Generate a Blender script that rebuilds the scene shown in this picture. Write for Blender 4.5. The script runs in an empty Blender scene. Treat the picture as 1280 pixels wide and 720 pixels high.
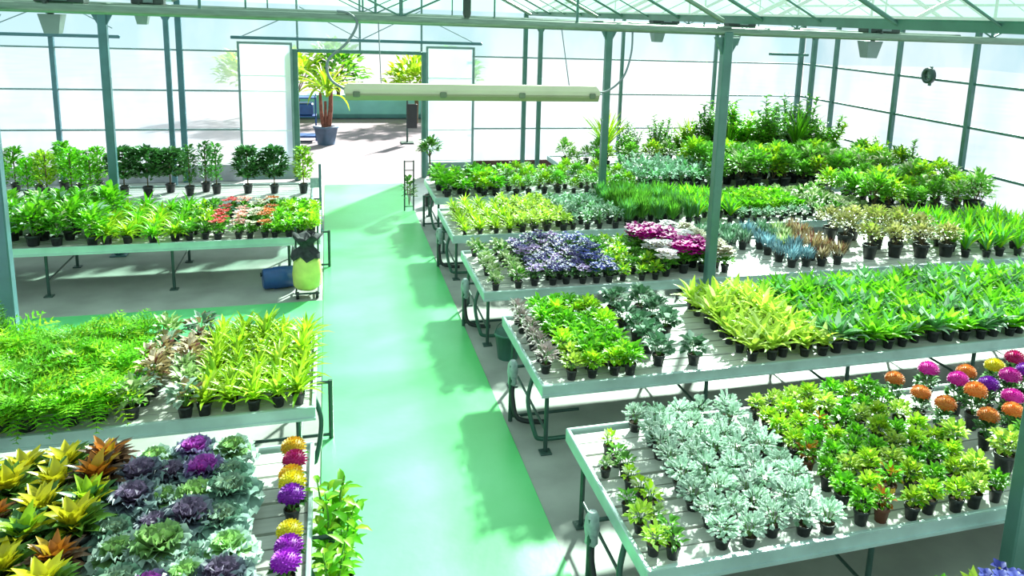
import bpy, math, random
from mathutils import Vector, Matrix
random.seed(11)
PI = math.pi
scene = bpy.context.scene
COL = scene.collection
R = random.random
def U(a, b): return a + (b - a) * random.random()

# ------------------------------------------------------------------ materials
def nt(name):
    m = bpy.data.materials.new(name); m.use_nodes = True
    t = m.node_tree; t.nodes.clear()
    out = t.nodes.new('ShaderNodeOutputMaterial')
    return m, t, out
def rgb(c): return (c[0], c[1], c[2], 1.0)
def plain(name, c, rough=.5, metal=0.0, spec=.5, var=.12, scale=8.0, bump=0.0, stretch=None):
    """Principled with a procedural noise tint (dirt and wear that belong to the thing)."""
    m, t, out = nt(name)
    b = t.nodes.new('ShaderNodeBsdfPrincipled')
    tc = t.nodes.new('ShaderNodeTexCoord')
    n = t.nodes.new('ShaderNodeTexNoise'); n.inputs['Scale'].default_value = scale; n.inputs['Detail'].default_value = 5
    if stretch:
        mp = t.nodes.new('ShaderNodeMapping'); mp.inputs['Scale'].default_value = stretch
        t.links.new(tc.outputs['Object'], mp.inputs['Vector']); t.links.new(mp.outputs['Vector'], n.inputs['Vector'])
    else:
        t.links.new(tc.outputs['Object'], n.inputs['Vector'])
    r = t.nodes.new('ShaderNodeValToRGB')
    r.color_ramp.elements[0].position = .3; r.color_ramp.elements[1].position = .7
    r.color_ramp.elements[0].color = rgb([max(0, x * (1 - var)) for x in c])
    r.color_ramp.elements[1].color = rgb([min(1, x * (1 + var)) for x in c])
    t.links.new(n.outputs['Fac'], r.inputs['Fac'])
    t.links.new(r.outputs['Color'], b.inputs['Base Color'])
    b.inputs['Roughness'].default_value = rough; b.inputs['Metallic'].default_value = metal
    b.inputs['Specular IOR Level'].default_value = spec
    if bump:
        bp = t.nodes.new('ShaderNodeBump'); bp.inputs['Strength'].default_value = bump; bp.inputs['Distance'].default_value = .01
        t.links.new(n.outputs['Fac'], bp.inputs['Height']); t.links.new(bp.outputs['Normal'], b.inputs['Normal'])
    t.links.new(b.outputs['BSDF'], out.inputs['Surface'])
    return m
LEAFS = {}
def leaf(c, trans=.35, rough=.42, spec=.35):
    key = (c, trans, rough)
    if key in LEAFS: return LEAFS[key]
    m, t, out = nt('leaf_%d' % len(LEAFS))
    oi = t.nodes.new('ShaderNodeObjectInfo')
    h = t.nodes.new('ShaderNodeHueSaturation'); h.inputs['Color'].default_value = rgb(c)
    mr = t.nodes.new('ShaderNodeMapRange'); mr.inputs['To Min'].default_value = .75; mr.inputs['To Max'].default_value = 1.25
    t.links.new(oi.outputs['Random'], mr.inputs['Value']); t.links.new(mr.outputs['Result'], h.inputs['Value'])
    b = t.nodes.new('ShaderNodeBsdfPrincipled'); b.inputs['Roughness'].default_value = rough; b.inputs['Specular IOR Level'].default_value = spec
    t.links.new(h.outputs['Color'], b.inputs['Base Color'])
    tr = t.nodes.new('ShaderNodeBsdfTranslucent'); t.links.new(h.outputs['Color'], tr.inputs['Color'])
    mx = t.nodes.new('ShaderNodeMixShader'); mx.inputs['Fac'].default_value = trans
    t.links.new(b.outputs['BSDF'], mx.inputs[1]); t.links.new(tr.outputs['BSDF'], mx.inputs[2])
    t.links.new(mx.outputs['Shader'], out.inputs['Surface'])
    LEAFS[key] = m
    return m
def glazing(name, tint, clear, scale, tint2, frost=0.0):
    """Weathered twin-wall sheet: part clear, part milky, blotched by algae and dew."""
    m, t, out = nt(name)
    tc = t.nodes.new('ShaderNodeTexCoord')
    mp = t.nodes.new('ShaderNodeMapping'); mp.inputs['Scale'].default_value = (1, 1, .55)
    n = t.nodes.new('ShaderNodeTexNoise'); n.inputs['Scale'].default_value = scale; n.inputs['Detail'].default_value = 4
    t.links.new(tc.outputs['Object'], mp.inputs['Vector']); t.links.new(mp.outputs['Vector'], n.inputs['Vector'])
    r = t.nodes.new('ShaderNodeValToRGB')
    r.color_ramp.elements[0].position = .38; r.color_ramp.elements[1].position = .62
    r.color_ramp.elements[0].color = rgb(tint2); r.color_ramp.elements[1].color = rgb(tint)
    t.links.new(n.outputs['Fac'], r.inputs['Fac'])
    a = t.nodes.new('ShaderNodeBsdfTransparent'); t.links.new(r.outputs['Color'], a.inputs['Color'])
    d = t.nodes.new('ShaderNodeBsdfTranslucent'); t.links.new(r.outputs['Color'], d.inputs['Color'])
    mx = t.nodes.new('ShaderNodeMixShader'); mx.inputs['Fac'].default_value = 1 - clear
    src = a.outputs['BSDF']
    if frost:      # the ribs of the twin-wall sheet blur what lies behind
        f = t.nodes.new('ShaderNodeBsdfRefraction'); f.inputs['IOR'].default_value = 1.12; f.inputs['Roughness'].default_value = .75
        t.links.new(r.outputs['Color'], f.inputs['Color'])
        m2 = t.nodes.new('ShaderNodeMixShader'); m2.inputs['Fac'].default_value = frost
        t.links.new(a.outputs['BSDF'], m2.inputs[1]); t.links.new(f.outputs['BSDF'], m2.inputs[2]); src = m2.outputs['Shader']
    t.links.new(src, mx.inputs[1]); t.links.new(d.outputs['BSDF'], mx.inputs[2])
    t.links.new(mx.outputs['Shader'], out.inputs['Surface'])
    return m
def carpet_mat():
    m, t, out = nt('green_carpet')
    b = t.nodes.new('ShaderNodeBsdfPrincipled')
    tc = t.nodes.new('ShaderNodeTexCoord')
    n = t.nodes.new('ShaderNodeTexNoise'); n.inputs['Scale'].default_value = .9; n.inputs['Detail'].default_value = 6
    t.links.new(tc.outputs['Object'], n.inputs['Vector'])
    r = t.nodes.new('ShaderNodeValToRGB'); r.color_ramp.elements[0].position = .35; r.color_ramp.elements[1].position = .68
    r.color_ramp.elements[0].color = rgb(CARPET[0]); r.color_ramp.elements[1].color = rgb(CARPET[1])
    t.links.new(n.outputs['Fac'], r.inputs['Fac'])
    t.links.new(r.outputs['Color'], b.inputs['Base Color'])
    b.inputs['Roughness'].default_value = .30; b.inputs['Specular IOR Level'].default_value = 1.0
    n2 = t.nodes.new('ShaderNodeTexNoise'); n2.inputs['Scale'].default_value = 14; n2.inputs['Detail'].default_value = 4
    t.links.new(tc.outputs['Object'], n2.inputs['Vector'])
    bp = t.nodes.new('ShaderNodeBump'); bp.inputs['Strength'].default_value = .12; bp.inputs['Distance'].default_value = .01
    t.links.new(n2.outputs['Fac'], bp.inputs['Height']); t.links.new(bp.outputs['Normal'], b.inputs['Normal'])
    t.links.new(b.outputs['BSDF'], out.inputs['Surface'])
    return m
CARPET = ((.085, .54, .15), (.14, .62, .24))
M = dict(
    concrete=plain('concrete', (.31, .32, .30), .55, 0, .5, .22, 1.6, .2),
    concrete_out=plain('concrete_outside', (.27, .245, .262), .9, 0, .0, .12, .6),
    carpet=carpet_mat(),
    steel=plain('green_painted_steel', (.08, .18, .155), .35, .2, .5, .12, 5),
    bluesteel=plain('blue_green_steel', (.07, .16, .19), .35, .2, .5, .12, 5),
    galv=plain('galvanised_steel', (.36, .46, .44), .38, .45, .5, .14, 9),
    pipe=plain('galvanised_pipe', (.17, .24, .19), .34, .35, .6, .15, 6, 0, (1, 9, 9)),
    rim=plain('aluminium_rim', (.44, .56, .55), .33, .25, .6, .14, 4),
    leg=plain('dark_bench_leg', (.035, .075, .065), .4, .2, .5, .2, 9),
    slat=plain('pale_slat', (.50, .49, .46), .5, 0, .4, .10, 5, 0, (1, 7, 1)),
    thin=plain('glazing_bar_grey', (.18, .26, .26), .4, .2, .5, .1, 5),
    plinth=plain('brown_plinth', (.10, .045, .04), .7, 0, .3, .3, 5),
    plinth2=plain('grey_plinth', (.35, .33, .38), .7, 0, .3, .2, 4),
    pot=plain('black_pot', (.022, .024, .026), .38, 0, .5, .2, 6),
    potbrown=plain('terracotta_pot', (.16, .055, .03), .6, 0, .4, .2, 6),
    soil=plain('peat_soil', (.035, .022, .014), .95, 0, .1, .4, 60),
    stem=plain('woody_stem', (.13, .09, .05), .8, 0, .2, .25, 20),
    gstem=plain('green_stem', (.12, .26, .05), .6, 0, .3, .2, 20),
    cream=plain('cream_housing', (.56, .54, .38), .45, 0, .5, .06, 3),
    creamdark=plain('olive_clip', (.14, .17, .11), .5, 0, .4, .15, 6),
    diff=plain('cloudy_diffuser', (.27, .27, .15), .35, 0, .5, .05, 3),
    cable=plain('grey_cable', (.16, .20, .21), .5, 0, .4, .1, 6),
    black=plain('black_rubber', (.012, .016, .018), .45, 0, .5, .2, 6),
    hose=plain('dark_green_hose', (.02, .09, .06), .4, 0, .5, .2, 6),
    wrap=plain('grey_plastic_wrap', (.30, .36, .37), .4, 0, .5, .25, 22, .4),
    yellow=plain('yellow_bag', (.66, .66, .17), .5, 0, .4, .14, 6, .5),
    cloth=plain('dark_cloth', (.045, .045, .05), .9, 0, .2, .4, 14, .6),
    blue=plain('blue_drum', (.015, .07, .24), .4, 0, .5, .25, 5),
    bucket=plain('green_bucket', (.05, .16, .12), .4, 0, .5, .2, 5),
    bluepot=plain('slate_blue_pot', (.09, .15, .23), .6, 0, .4, .15, 5),
    teal=plain('teal_panel', (.22, .52, .50), .6, 0, .3, .12, 1.5),
    white=plain('white_paint', (.78, .80, .80), .5, 0, .4, .06, 3),
    lamp=plain('lamp_reflector', (.17, .23, .22), .35, .5, .5, .1, 5),
    lampbox=plain('dark_ballast', (.04, .055, .05), .5, .1, .4, .25, 8),
    palmtrunk=plain('red_brown_trunk', (.20, .07, .05), .8, 0, .2, .35, 12),
)
M['glass_wall'] = glazing('milky_wall_sheet', (.82, .93, .96), .965, .7, (.60, .80, .86), .45)
M['glass_roof'] = glazing('milky_roof_sheet', (.77, .96, .88), .90, .6, (.67, .93, .82))
M['glass_door'] = glazing('white_door_sheet', (.95, .97, .98), .78, .8, (.88, .94, .96), .8)

# ------------------------------------------------------------------ mesh builder
class MB:
    def __init__(s): s.v = []; s.f = []; s.m = []; s.sm = []
    def add(s, vs, fs, mi=0, smooth=False):
        o = len(s.v); s.v.extend([tuple(p) for p in vs])
        for f in fs: s.f.append([i + o for i in f]); s.m.append(mi); s.sm.append(smooth)
    def box(s, x0, y0, z0, x1, y1, z1, mi=0, bev=0.0):
        if bev <= 0:
            vs = [(x, y, z) for z in (z0, z1) for y in (y0, y1) for x in (x0, x1)]
            s.add(vs, [(0, 2, 3, 1), (4, 5, 7, 6), (0, 1, 5, 4), (1, 3, 7, 5), (3, 2, 6, 7), (2, 0, 4, 6)], mi); return
        b = min(bev, (x1 - x0) / 3, (y1 - y0) / 3, (z1 - z0) / 3)
        def ring(i, z): return [(x0 + i + b, y0 + i, z), (x1 - i - b, y0 + i, z), (x1 - i, y0 + i + b, z), (x1 - i, y1 - i - b, z), (x1 - i - b, y1 - i, z), (x0 + i + b, y1 - i, z), (x0 + i, y1 - i - b, z), (x0 + i, y0 + i + b, z)]
        vs = ring(b, z0) + ring(0, z0 + b) + ring(0, z1 - b) + ring(b, z1)
        fs = [tuple(range(7, -1, -1)), tuple(range(24, 32))]
        for k in range(3):
            for i in range(8):
                j = (i + 1) % 8; fs.append((k * 8 + i, k * 8 + j, k * 8 + 8 + j, k * 8 + 8 + i))
        s.add(vs, fs, mi)
    def path(s, pts, r, n=8, mi=0, cap=True):
        pts = [Vector(p) for p in pts]; rr = r if isinstance(r, (list, tuple)) else [r] * len(pts)
        rings = []; prev = None
        for i, p in enumerate(pts):
            d = (pts[min(i + 1, len(pts) - 1)] - pts[max(i - 1, 0)]).normalized()
            if prev is None:
                a = Vector((0, 0, 1)) if abs(d.z) < .9 else Vector((1, 0, 0)); prev = d.cross(a).normalized()
            u = (prev - d * prev.dot(d)).normalized(); w = d.cross(u); prev = u
            rings.append([p + (u * math.cos(2 * PI * k / n) + w * math.sin(2 * PI * k / n)) * rr[i] for k in range(n)])
        vs = [q for g in rings for q in g]; fs = []
        for i in range(len(pts) - 1):
            for k in range(n):
                j = (k + 1) % n; fs.append((i * n + k, i * n + j, i * n + n + j, i * n + n + k))
        s.add(vs, fs, mi, True)
        if cap: s.add(rings[0], [tuple(range(n - 1, -1, -1))], mi); s.add(rings[-1], [tuple(range(n))], mi)
    def lathe(s, prof, n=10, c=(0, 0, 0), mi=0, smooth=True, capb=True, capt=False):
        vs = []; fs = []
        for r, z in prof:
            for k in range(n): vs.append((c[0] + r * math.cos(2 * PI * k / n), c[1] + r * math.sin(2 * PI * k / n), c[2] + z))
        for i in range(len(prof) - 1):
            for k in range(n):
                j = (k + 1) % n; fs.append((i * n + k, i * n + j, i * n + n + j, i * n + n + k))
        s.add(vs, fs, mi, smooth)
        if capb: s.add(vs[:n], [tuple(range(n - 1, -1, -1))], mi)
        if capt: s.add(vs[-n:], [tuple(range(n))], mi)
    def blade(s, p, az, el, L, W, droop=.5, seg=3, mi=0, shape='oval', fold=.25, roll=0.0):
        """One leaf: a curved, folded blade with its own outline."""
        p = Vector(p); vs = []; e = el; side = Vector((-math.sin(az), math.cos(az), 0))
        for i in range(seg + 1):
            t = i / seg
            if shape == 'oval': w = math.sin(PI * (.10 + .90 * t) ** .85) if t < 1 else 0
            elif shape == 'strap': w = (.65 + .35 * math.sin(PI * t)) * (1 - t ** 4)
            elif shape == 'round': w = max(0, math.sin(PI * min(1, .12 + .80 * t))) * (1.0 if t < 1 else .75)
            elif shape == 'spike': w = 1 - t
            else: w = math.sin(PI * t)
            d = Vector((math.cos(az) * math.cos(e), math.sin(az) * math.cos(e), math.sin(e)))
            up = side.cross(d) * -1.0
            sd = side * math.cos(roll) + up * math.sin(roll)
            hw = W * .5 * max(w, .02)
            vs += [p - sd * hw + up * hw * fold * 2, p.copy(), p + sd * hw + up * hw * fold * 2]
            if i < seg: p = p + d * (L / seg); e -= droop / seg
        fs = []
        for i in range(seg):
            a = i * 3; fs += [(a, a + 1, a + 4, a + 3), (a + 1, a + 2, a + 5, a + 4)]
        s.add(vs, fs, mi, True)
    def dleaf(s, p, d, L, W, mi=0):
        """small diamond leaf with a folded midrib"""
        p = Vector(p); d = Vector(d).normalized()
        a = Vector((0, 0, 1)) if abs(d.z) < .95 else Vector((1, 0, 0))
        sd = d.cross(a).normalized(); n = sd.cross(d)
        th = U(-.9, .9); sd2 = sd * math.cos(th) + n * math.sin(th); n2 = n * math.cos(th) - sd * math.sin(th)
        m = p + d * L * .45
        s.add([p, m - sd2 * W / 2 + n2 * W * .2, p + d * L, m + sd2 * W / 2 + n2 * W * .2, m], [(0, 1, 4), (1, 2, 4), (2, 3, 4), (3, 0, 4)], mi, True)
    def build(s, name, mats, parent=None, link=True):
        me = bpy.data.meshes.new(name); me.from_pydata(s.v, [], s.f)
        mats = mats if isinstance(mats, (list, tuple)) else [mats]
        for m in mats: me.materials.append(m)
        me.polygons.foreach_set('material_index', s.m)
        me.polygons.foreach_set('use_smooth', s.sm)
        me.update()
        o = bpy.data.objects.new(name, me)
        if link: COL.objects.link(o)
        if parent is not None: o.parent = parent
        return o

def tag(o, label=None, cat=None, group=None, kind=None):
    if label: o['label'] = label
    if cat: o['category'] = cat
    if group: o['group'] = group
    if kind: o['kind'] = kind
    return o
def empty(name, loc=(0, 0, 0), rz=0.0):
    o = bpy.data.objects.new(name, None); COL.objects.link(o); o.empty_display_size = .1
    o.location = loc; o.rotation_euler = (0, 0, rz); return o
def copy_tree(o, parent=None):
    c = o.copy(); COL.objects.link(c); c.parent = parent
    for ch in list(o.children): copy_tree(ch, c)
    return c
def struct(o, label=None): return tag(o, label, None, None, 'structure')

# ------------------------------------------------------------------ camera (solved from the photograph's vanishing points)
cam_d = bpy.data.cameras.new('camera'); cam = bpy.data.objects.new('camera', cam_d); COL.objects.link(cam)
Rv, Uv, Fv = Vector((.9575, -.2861, .0377)), Vector((.0199, .1958, .9804)), Vector((.2879, .9380, -.1932))
Fv.normalize(); Rv = (Rv - Fv * Rv.dot(Fv)).normalized(); Uv = Rv.cross(Fv)
mw = Matrix.Identity(4)
for i in range(3): mw[i][0] = Rv[i]; mw[i][1] = Uv[i]; mw[i][2] = -Fv[i]
mw.translation = (0, 0, 4.0)
cam.matrix_world = mw
cam_d.sensor_width = 36; cam_d.lens = 989.34 / 1280 * 36
cam_d.shift_x = -70.41 / 1280; cam_d.shift_y = -143.71 / 1280
cam_d.clip_end = 300
scene.camera = cam

# ------------------------------------------------------------------ light: bright hazy sky and a low sun from behind the far right corner
w = bpy.data.worlds.new('world'); scene.world = w; w.use_nodes = True
bg = w.node_tree.nodes['Background']; bg.inputs['Color'].default_value = (.84, .97, 1.0, 1); bg.inputs['Strength'].default_value = .60
sd = bpy.data.lights.new('sun', 'SUN'); sun = bpy.data.objects.new('sun', sd); COL.objects.link(sun)
sd.energy = 15.0; sd.angle = math.radians(3.0); sd.color = (1.0, .97, .90)
sun.rotation_euler = Vector((.62, .95, .69)).to_track_quat('Z', 'Y').to_euler()
sun.location = (20, 30, 25)
scene.view_settings.view_transform = 'Standard'; scene.view_settings.look = 'None'
scene.view_settings.gamma = 1.0; scene.view_settings.use_curve_mapping = False
scene.view_settings.exposure = .75
scene.cycles.max_bounces = 8; scene.cycles.transparent_max_bounces = 12
scene.cycles.use_denoising = True

# ------------------------------------------------------------------ setting
XL, XR, YN, YF, ZE = -11.0, 12.6, -2.5, 19.3, 4.05
COLX = (-3.2, 4.72)                       # the two inner rows of posts
mb = MB(); mb.box(XL, YN, -.12, XR, YF, 0); struct(mb.build('floor', M['concrete']))
mb = MB(); mb.box(-60, YF, -.14, 70, 75, -.02); struct(mb.build('ground', M['concrete_out']))
mb = MB(); mb.box(XR, -40, -.14, 70, YF, -.02); struct(mb.build('ground', M['concrete_out']))
mb = MB(); mb.box(-60, -40, -.14, XL, YF, -.02); struct(mb.build('ground', M['concrete_out']))
mb = MB(); mb.box(-.13, -2.0, .001, 1.63, 18.6, .012, 0, .004)
tag(mb.build('walkway_carpet', M['carpet']), 'long green carpet walkway running between the benches to the door', 'carpet')
mb = MB(); mb.box(-10.5, 8.55, .001, -.135, 10.95, .012, 0, .004)
tag(mb.build('walkway_carpet', M['carpet']), 'green carpet cross aisle between second and third left benches', 'carpet')

def pane_wall(name, axis, pos, a0, a1, z0, z1, holes=()):
    """thin sheet between the studs; a gable follows where wanted"""
    mb = MB()
    segs = [(a0, a1, z0, z1)]
    for h0, h1, hz in holes:
        segs = [(a0, h0, z0, z1), (h1, a1, z0, z1), (h0, h1, hz, z1)]
    for p0, p1, q0, q1 in segs:
        # one sheet: its optical thickness is in the material
        if axis == 'y': mb.add([(p0, pos, q0), (p1, pos, q0), (p1, pos, q1), (p0, pos, q1)], [(0, 1, 2, 3)])
        else: mb.add([(pos, p0, q0), (pos, p1, q0), (pos, p1, q1), (pos, p0, q1)], [(0, 1, 2, 3)])
    return struct(mb.build(name, M['glass_wall']))
wf = pane_wall('wall_far', 'y', YF + .03, XL, XR, .38, ZE, ((-.66, 2.14, 3.0),))
# gables of the far wall
BAYS = ((XL, COLX[0]), COLX, (COLX[1], XR)); RISE = 1.95
mb = MB()
for x0, x1 in BAYS:
    xm = (x0 + x1) / 2
    for y in (YF + .03,):
        mb.add([(x0, y, ZE), (x1, y, ZE), (xm, y, ZE + RISE), (x0, y + .012, ZE), (x1, y + .012, ZE), (xm, y + .012, ZE + RISE)], [(0, 1, 2), (5, 4, 3), (0, 3, 4, 1), (1, 4, 5, 2), (2, 5, 3, 0)])
struct(mb.build('gable_pane', M['glass_roof'], wf))
wr = pane_wall('wall_right', 'x', XR + .03, YN, YF, .3, ZE)
wl = pane_wall('wall_left', 'x', XL - .042, YN, YF, .3, ZE)
wn = pane_wall('wall_near', 'y', YN - .042, XL, XR, .3, ZE)
for z in (1.20, 2.08, 2.97):
    for x0, x1 in ((XL, -1.9), (3.34, XR)):
        mb = MB(); mb.box(x0, YF - .02, z - .018, x1, YF + .03, z + .018); struct(mb.build('purlin', M['thin'], wf))
    mb = MB(); mb.box(XR - .02, YN, z - .025, XR + .03, YF, z + .025); struct(mb.build('purlin', M['steel'], wr))
    mb = MB(); mb.box(XL - .03, YN, z - .025, XL + .02, YF, z + .025); struct(mb.build('purlin', M['steel'], wl))
for x, r in ((-8.2, .045), (-5.57, .045), (-3.12, .06), (4.68, .05), (7.25, .035), (9.9, .035), (12.5, .06)):
    mb = MB(); mb.box(x - r, YF - .07, 0, x + r, YF + .025, ZE); struct(mb.build('stud', M['bluesteel'] if x < 0 else M['steel'], wf))
for x in (-.66, .72, 2.14):              # gable lattice above the door
    mb = MB(); mb.box(x - .022, YF - .03, 3.05, x + .022, YF + .02, ZE + 1.4 - abs(x - .76) * .5); struct(mb.build('stud', M['thin'], wf))
for x0, x1, z0, z1 in ((-.6, -1.85, 3.9, 3.3), (.75, -.6, 3.3, 4.0), (.75, 2.1, 3.3, 4.0), (2.1, 3.4, 3.9, 3.3), (-5.5, -7, 3.9, 3.2), (-5.5, -4.4, 4.0, 3.4)):
    mb = MB(); mb.path([(x0, YF - .05, z0), (x1, YF - .05, z1)], .012, 6); struct(mb.build('brace', M['thin'], wf))
for y in (-1.5, .9, 3.3, 5.7, 8.3, 10.75, 13.14, 15.41, 17.79):
    mb = MB(); mb.box(XR - .07, y - .05, 0, XR + .02, y + .05, ZE); struct(mb.build('stud', M['steel'], wr))
    mb = MB(); mb.box(XL - .02, y - .05, 0, XL + .07, y + .05, ZE); struct(mb.build('stud', M['steel'], wl))
for x0, x1, m in ((XL, -1.9, 'plinth2'), (3.38, XR, 'plinth')):
    mb = MB(); mb.box(x0, YF - .03, 0, x1, YF + .06, .39, 0, .01); struct(mb.build('plinth', M[m], wf))
for wv, x in ((wr, XR), (wl, XL)):
    mb = MB(); mb.box(x - .05, YN, 0, x + .05, YF, .3, 0, .01); struct(mb.build('plinth', M['plinth2'], wv))
# roof: three gabled bays
for x0, x1 in BAYS:
    xm = (x0 + x1) / 2
    mb = MB()
    for xa, xb in ((x0, xm), (x1, xm)):
        mb.add([(xa, YN, ZE), (xa, YF, ZE), (xb, YF, ZE + RISE), (xb, YN, ZE + RISE)], [(0, 1, 2, 3)])
    ro = struct(mb.build('ceiling', M['glass_roof']))
    k = 0; y = YF - .05
    while y > YN:
        for xa in (x0, x1):
            mb = MB(); r = .022 if k % 2 == 0 else .011
            mb.path([(xa, y, ZE - .02), (xm, y, ZE + RISE - .03)], r, 6); struct(mb.build('glazing_bar', M['steel'], ro))
        y -= 1.12; k += 1
    mb = MB(); mb.box(xm - .04, YN, ZE + RISE - .08, xm + .04, YF, ZE + RISE - .01); struct(mb.build('ridge', M['steel'], ro))
    for fx in (.25, .5, .75):
        for xa in (x0, x1):
            xx = xa + (xm - xa) * fx; zz = ZE + RISE * fx
            mb = MB(); mb.box(xx - .02, YN, zz - .06, xx + .02, YF, zz - .012); struct(mb.build('roof_purlin', M['thin'], ro))
gi = 0
for gx in (XL, -3.2, 4.72, XR):
    gi += 1
    mb = MB()
    prof = [(-.06, .05), (-.06, .065), (-.04, -.03), (.04, -.03), (.06, .065), (.06, .05), (.035, -.05), (-.035, -.05)]
    vs = [(gx + a, YN, ZE + b) for a, b in prof] + [(gx + a, YF, ZE + b) for a, b in prof]
    fs = [(i, (i + 1) % 8, 8 + (i + 1) % 8, 8 + i) for i in range(8)] + [tuple(range(7, -1, -1)), tuple(range(8, 16))]
    mb.add(vs, fs); struct(mb.build('trim_%d' % gi, M['steel']))
# door: frame and two sliding leaves pushed aside
mb = MB()
mb.box(-.80, YF - .12, 0, -.66, YF + .04, 3.05, 0, .01); mb.box(2.14, YF - .12, 0, 2.26, YF + .04, 3.05, 0, .01); mb.box(-.66, YF - .12, 2.98, 2.14, YF + .04, 3.06, 0, .01)
struct(mb.build('trim_5', M['steel']))
dn = 0
for x0, x1 in ((-1.9, -.80), (2.26, 3.36)):
    dn += 1
    mb = MB(); mb.box(x0, YF - .20, .1, x1, YF - .185, 3.18)
    d = struct(mb.build('door_%d' % dn, M['glass_door']))
    for z in (.45, 1.2, 2.1, 2.45):
        mb = MB(); mb.box(x0, YF - .215, z - .012, x1, YF - .18, z + .012); struct(mb.build('rail', M['white'], d))
    mb = MB()
    mb.box(x0 - .03, YF - .22, .06, x0 + .02, YF - .17, 3.2); mb.box(x1 - .02, YF - .22, .06, x1 + .03, YF - .17, 3.2); mb.box(x0 + .02, YF - .22, 3.15, x1 - .02, YF - .17, 3.2); mb.box(x0 + .02, YF - .22, .06, x1 - .02, YF - .17, .40)
    struct(mb.build('leaf_frame', M['thin'], d))
mb = MB(); mb.box(-2.05, YF - .24, 3.25, 3.56, YF - .15, 3.32, 0, .01); struct(mb.build('trim_6', M['bluesteel']))
mb = MB(); mb.box(-8.0, YF - .16, 3.19, -4.25, YF - .08, 3.26, 0, .01); struct(mb.build('trim_7', M['bluesteel']))
mb = MB(); mb.box(11.3, YF - .40, 3.20, 12.5, YF - .33, 3.27, 0, .01); struct(mb.build('trim_8', M['steel']))

# ------------------------------------------------------------------ posts and trusses
def post(x, y, label, mat='steel', r=.06, rnd=False):
    e = empty('post', (x, y, 0)); tag(e, label, 'post', 'roof posts')
    mb = MB(); mb.box(-r, -r, .02, r, r, 3.9, 0, .012); mb.build('shaft', M[mat], e)
    mb = MB(); mb.box(-.12, -.12, .001, .12, .12, .02, 0, .005); mb.build('base_plate', M[mat], e)
    mb = MB()
    mb.add([(-r, -.02, 3.62), (r, -.02, 3.62), (.17, -.02, 3.83), (-.17, -.02, 3.83), (-r, .02, 3.62), (r, .02, 3.62), (.17, .02, 3.83), (-.17, .02, 3.83)],
           [(0, 1, 2, 3), (7, 6, 5, 4), (0, 4, 5, 1), (1, 5, 6, 2), (2, 6, 7, 3), (3, 7, 4, 0)]); mb.build('bracket', M[mat], e)
    return e
post(4.66, 8.81, 'green steel roof post rising between second and third right benches')
post(4.83, 13.58, 'green steel roof post between fourth and fifth right benches')
post(4.85, 18.45, 'thin green steel post near far wall, behind the rear right bench', r=.05)
post(4.42, 3.70, 'green steel post at lower right, before the front right bench')
post(-3.03, 8.56, 'blue-green steel post at left edge, by the cross aisle', 'bluesteel')
post(-3.25, 13.66, 'blue-green steel post between third and rear left benches', 'bluesteel')
post(-3.22, 18.45, 'thin blue-green post near far wall, left of the door', 'bluesteel', .05)
post(12.35, 18.45, 'green steel post in the far right corner', r=.06)
def truss(y, lab, zc=3.9):
    e = empty('truss', (0, y, zc)); tag(e, lab, 'truss', 'roof trusses')
    mb = MB(); mb.path([(XL + .1, 0, 0), (XR - .1, 0, 0)], .05, 10); mb.build('bottom_chord', M['pipe'], e)
    for x0, x1 in BAYS:
        xm = (x0 + x1) / 2
        for xa in (x0, x1):
            s = 1 if xa < xm else -1
            mb = MB(); mb.path([(xa + s * .12, 0, .12), (xm, 0, RISE + .02)], .03, 8); mb.build('rafter', M['pipe'], e)
        for fx, r in ((.25, .016), (.5, .022), (.75, .016)):
            xx = x0 + (x1 - x0) * fx
            mb = MB(); mb.path([(xx, 0, .04), (xx, 0, RISE * (1 - abs(fx - .5) * 2) + .0)], r, 6); mb.build('strut', M['steel'], e)
        for xa, xb in ((x0 + (x1 - x0) * .25, x0 + (x1 - x0) * .5), (x0 + (x1 - x0) * .75, x0 + (x1 - x0) * .5)):
            mb = MB(); mb.path([(xb, 0, .04), (xa, 0, RISE * .5)], .012, 6); mb.build('diagonal', M['steel'], e)
    return e
truss(8.81, 'nearest galvanised roof truss with its long pipe crossing the top of view')
truss(13.58, 'second galvanised roof truss, mostly hidden behind the nearest pipe')
truss(18.45, 'rear galvanised roof truss just before the far wall')

# ------------------------------------------------------------------ hanging things
def grow_lamp(x, y, s, label):
    e = empty('grow_lamp', (x, y, 3.9)); tag(e, label, 'lamp', 'grow lamps on the trusses')
    mb = MB(); mb.box(-.14 * s, .06, .04, .36 * s, .30, .04 + .19 * s, 0, .02); bb = mb.build('ballast_box', M['lampbox'], e)
    mb = MB(); mb.box(.05 * s, .04, .07, .20 * s, .062, .03 + .15 * s, 0, .005); mb.build('nameplate', M['lamp'], bb)
    mb = MB(); a, b = .075 * s, .115 * s; zt, zb = -.06, -.06 - .22 * s
    for p, q, yy in ((b, a, 0),):
        vs = [(-p, .08, zt), (p, .08, zt), (p, .08 + 2 * p, zt), (-p, .08 + 2 * p, zt), (-q, .08 + p - q, zb), (q, .08 + p - q, zb), (q, .08 + p + q, zb), (-q, .08 + p + q, zb)]
        mb.add(vs, [(0, 3, 2, 1), (4, 5, 6, 7), (0, 1, 5, 4), (1, 2, 6, 5), (2, 3, 7, 6), (3, 0, 4, 7)])
    mb.build('reflector', M['lamp'], e)
    mb = MB(); mb.path([(0, .14, -.10), (0, .14, .08)], .03, 8); mb.path([(0, -.03, .06), (0, .14, .06)], .02, 6); mb.build('clamp', M['lampbox'], e)
grow_lamp(6.86, 8.81, 1.0, 'largest dark grow lamp on the pipe, right of the middle post')
grow_lamp(-2.57, 8.81, .85, 'dark grow lamp on the pipe at top left corner')
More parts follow.
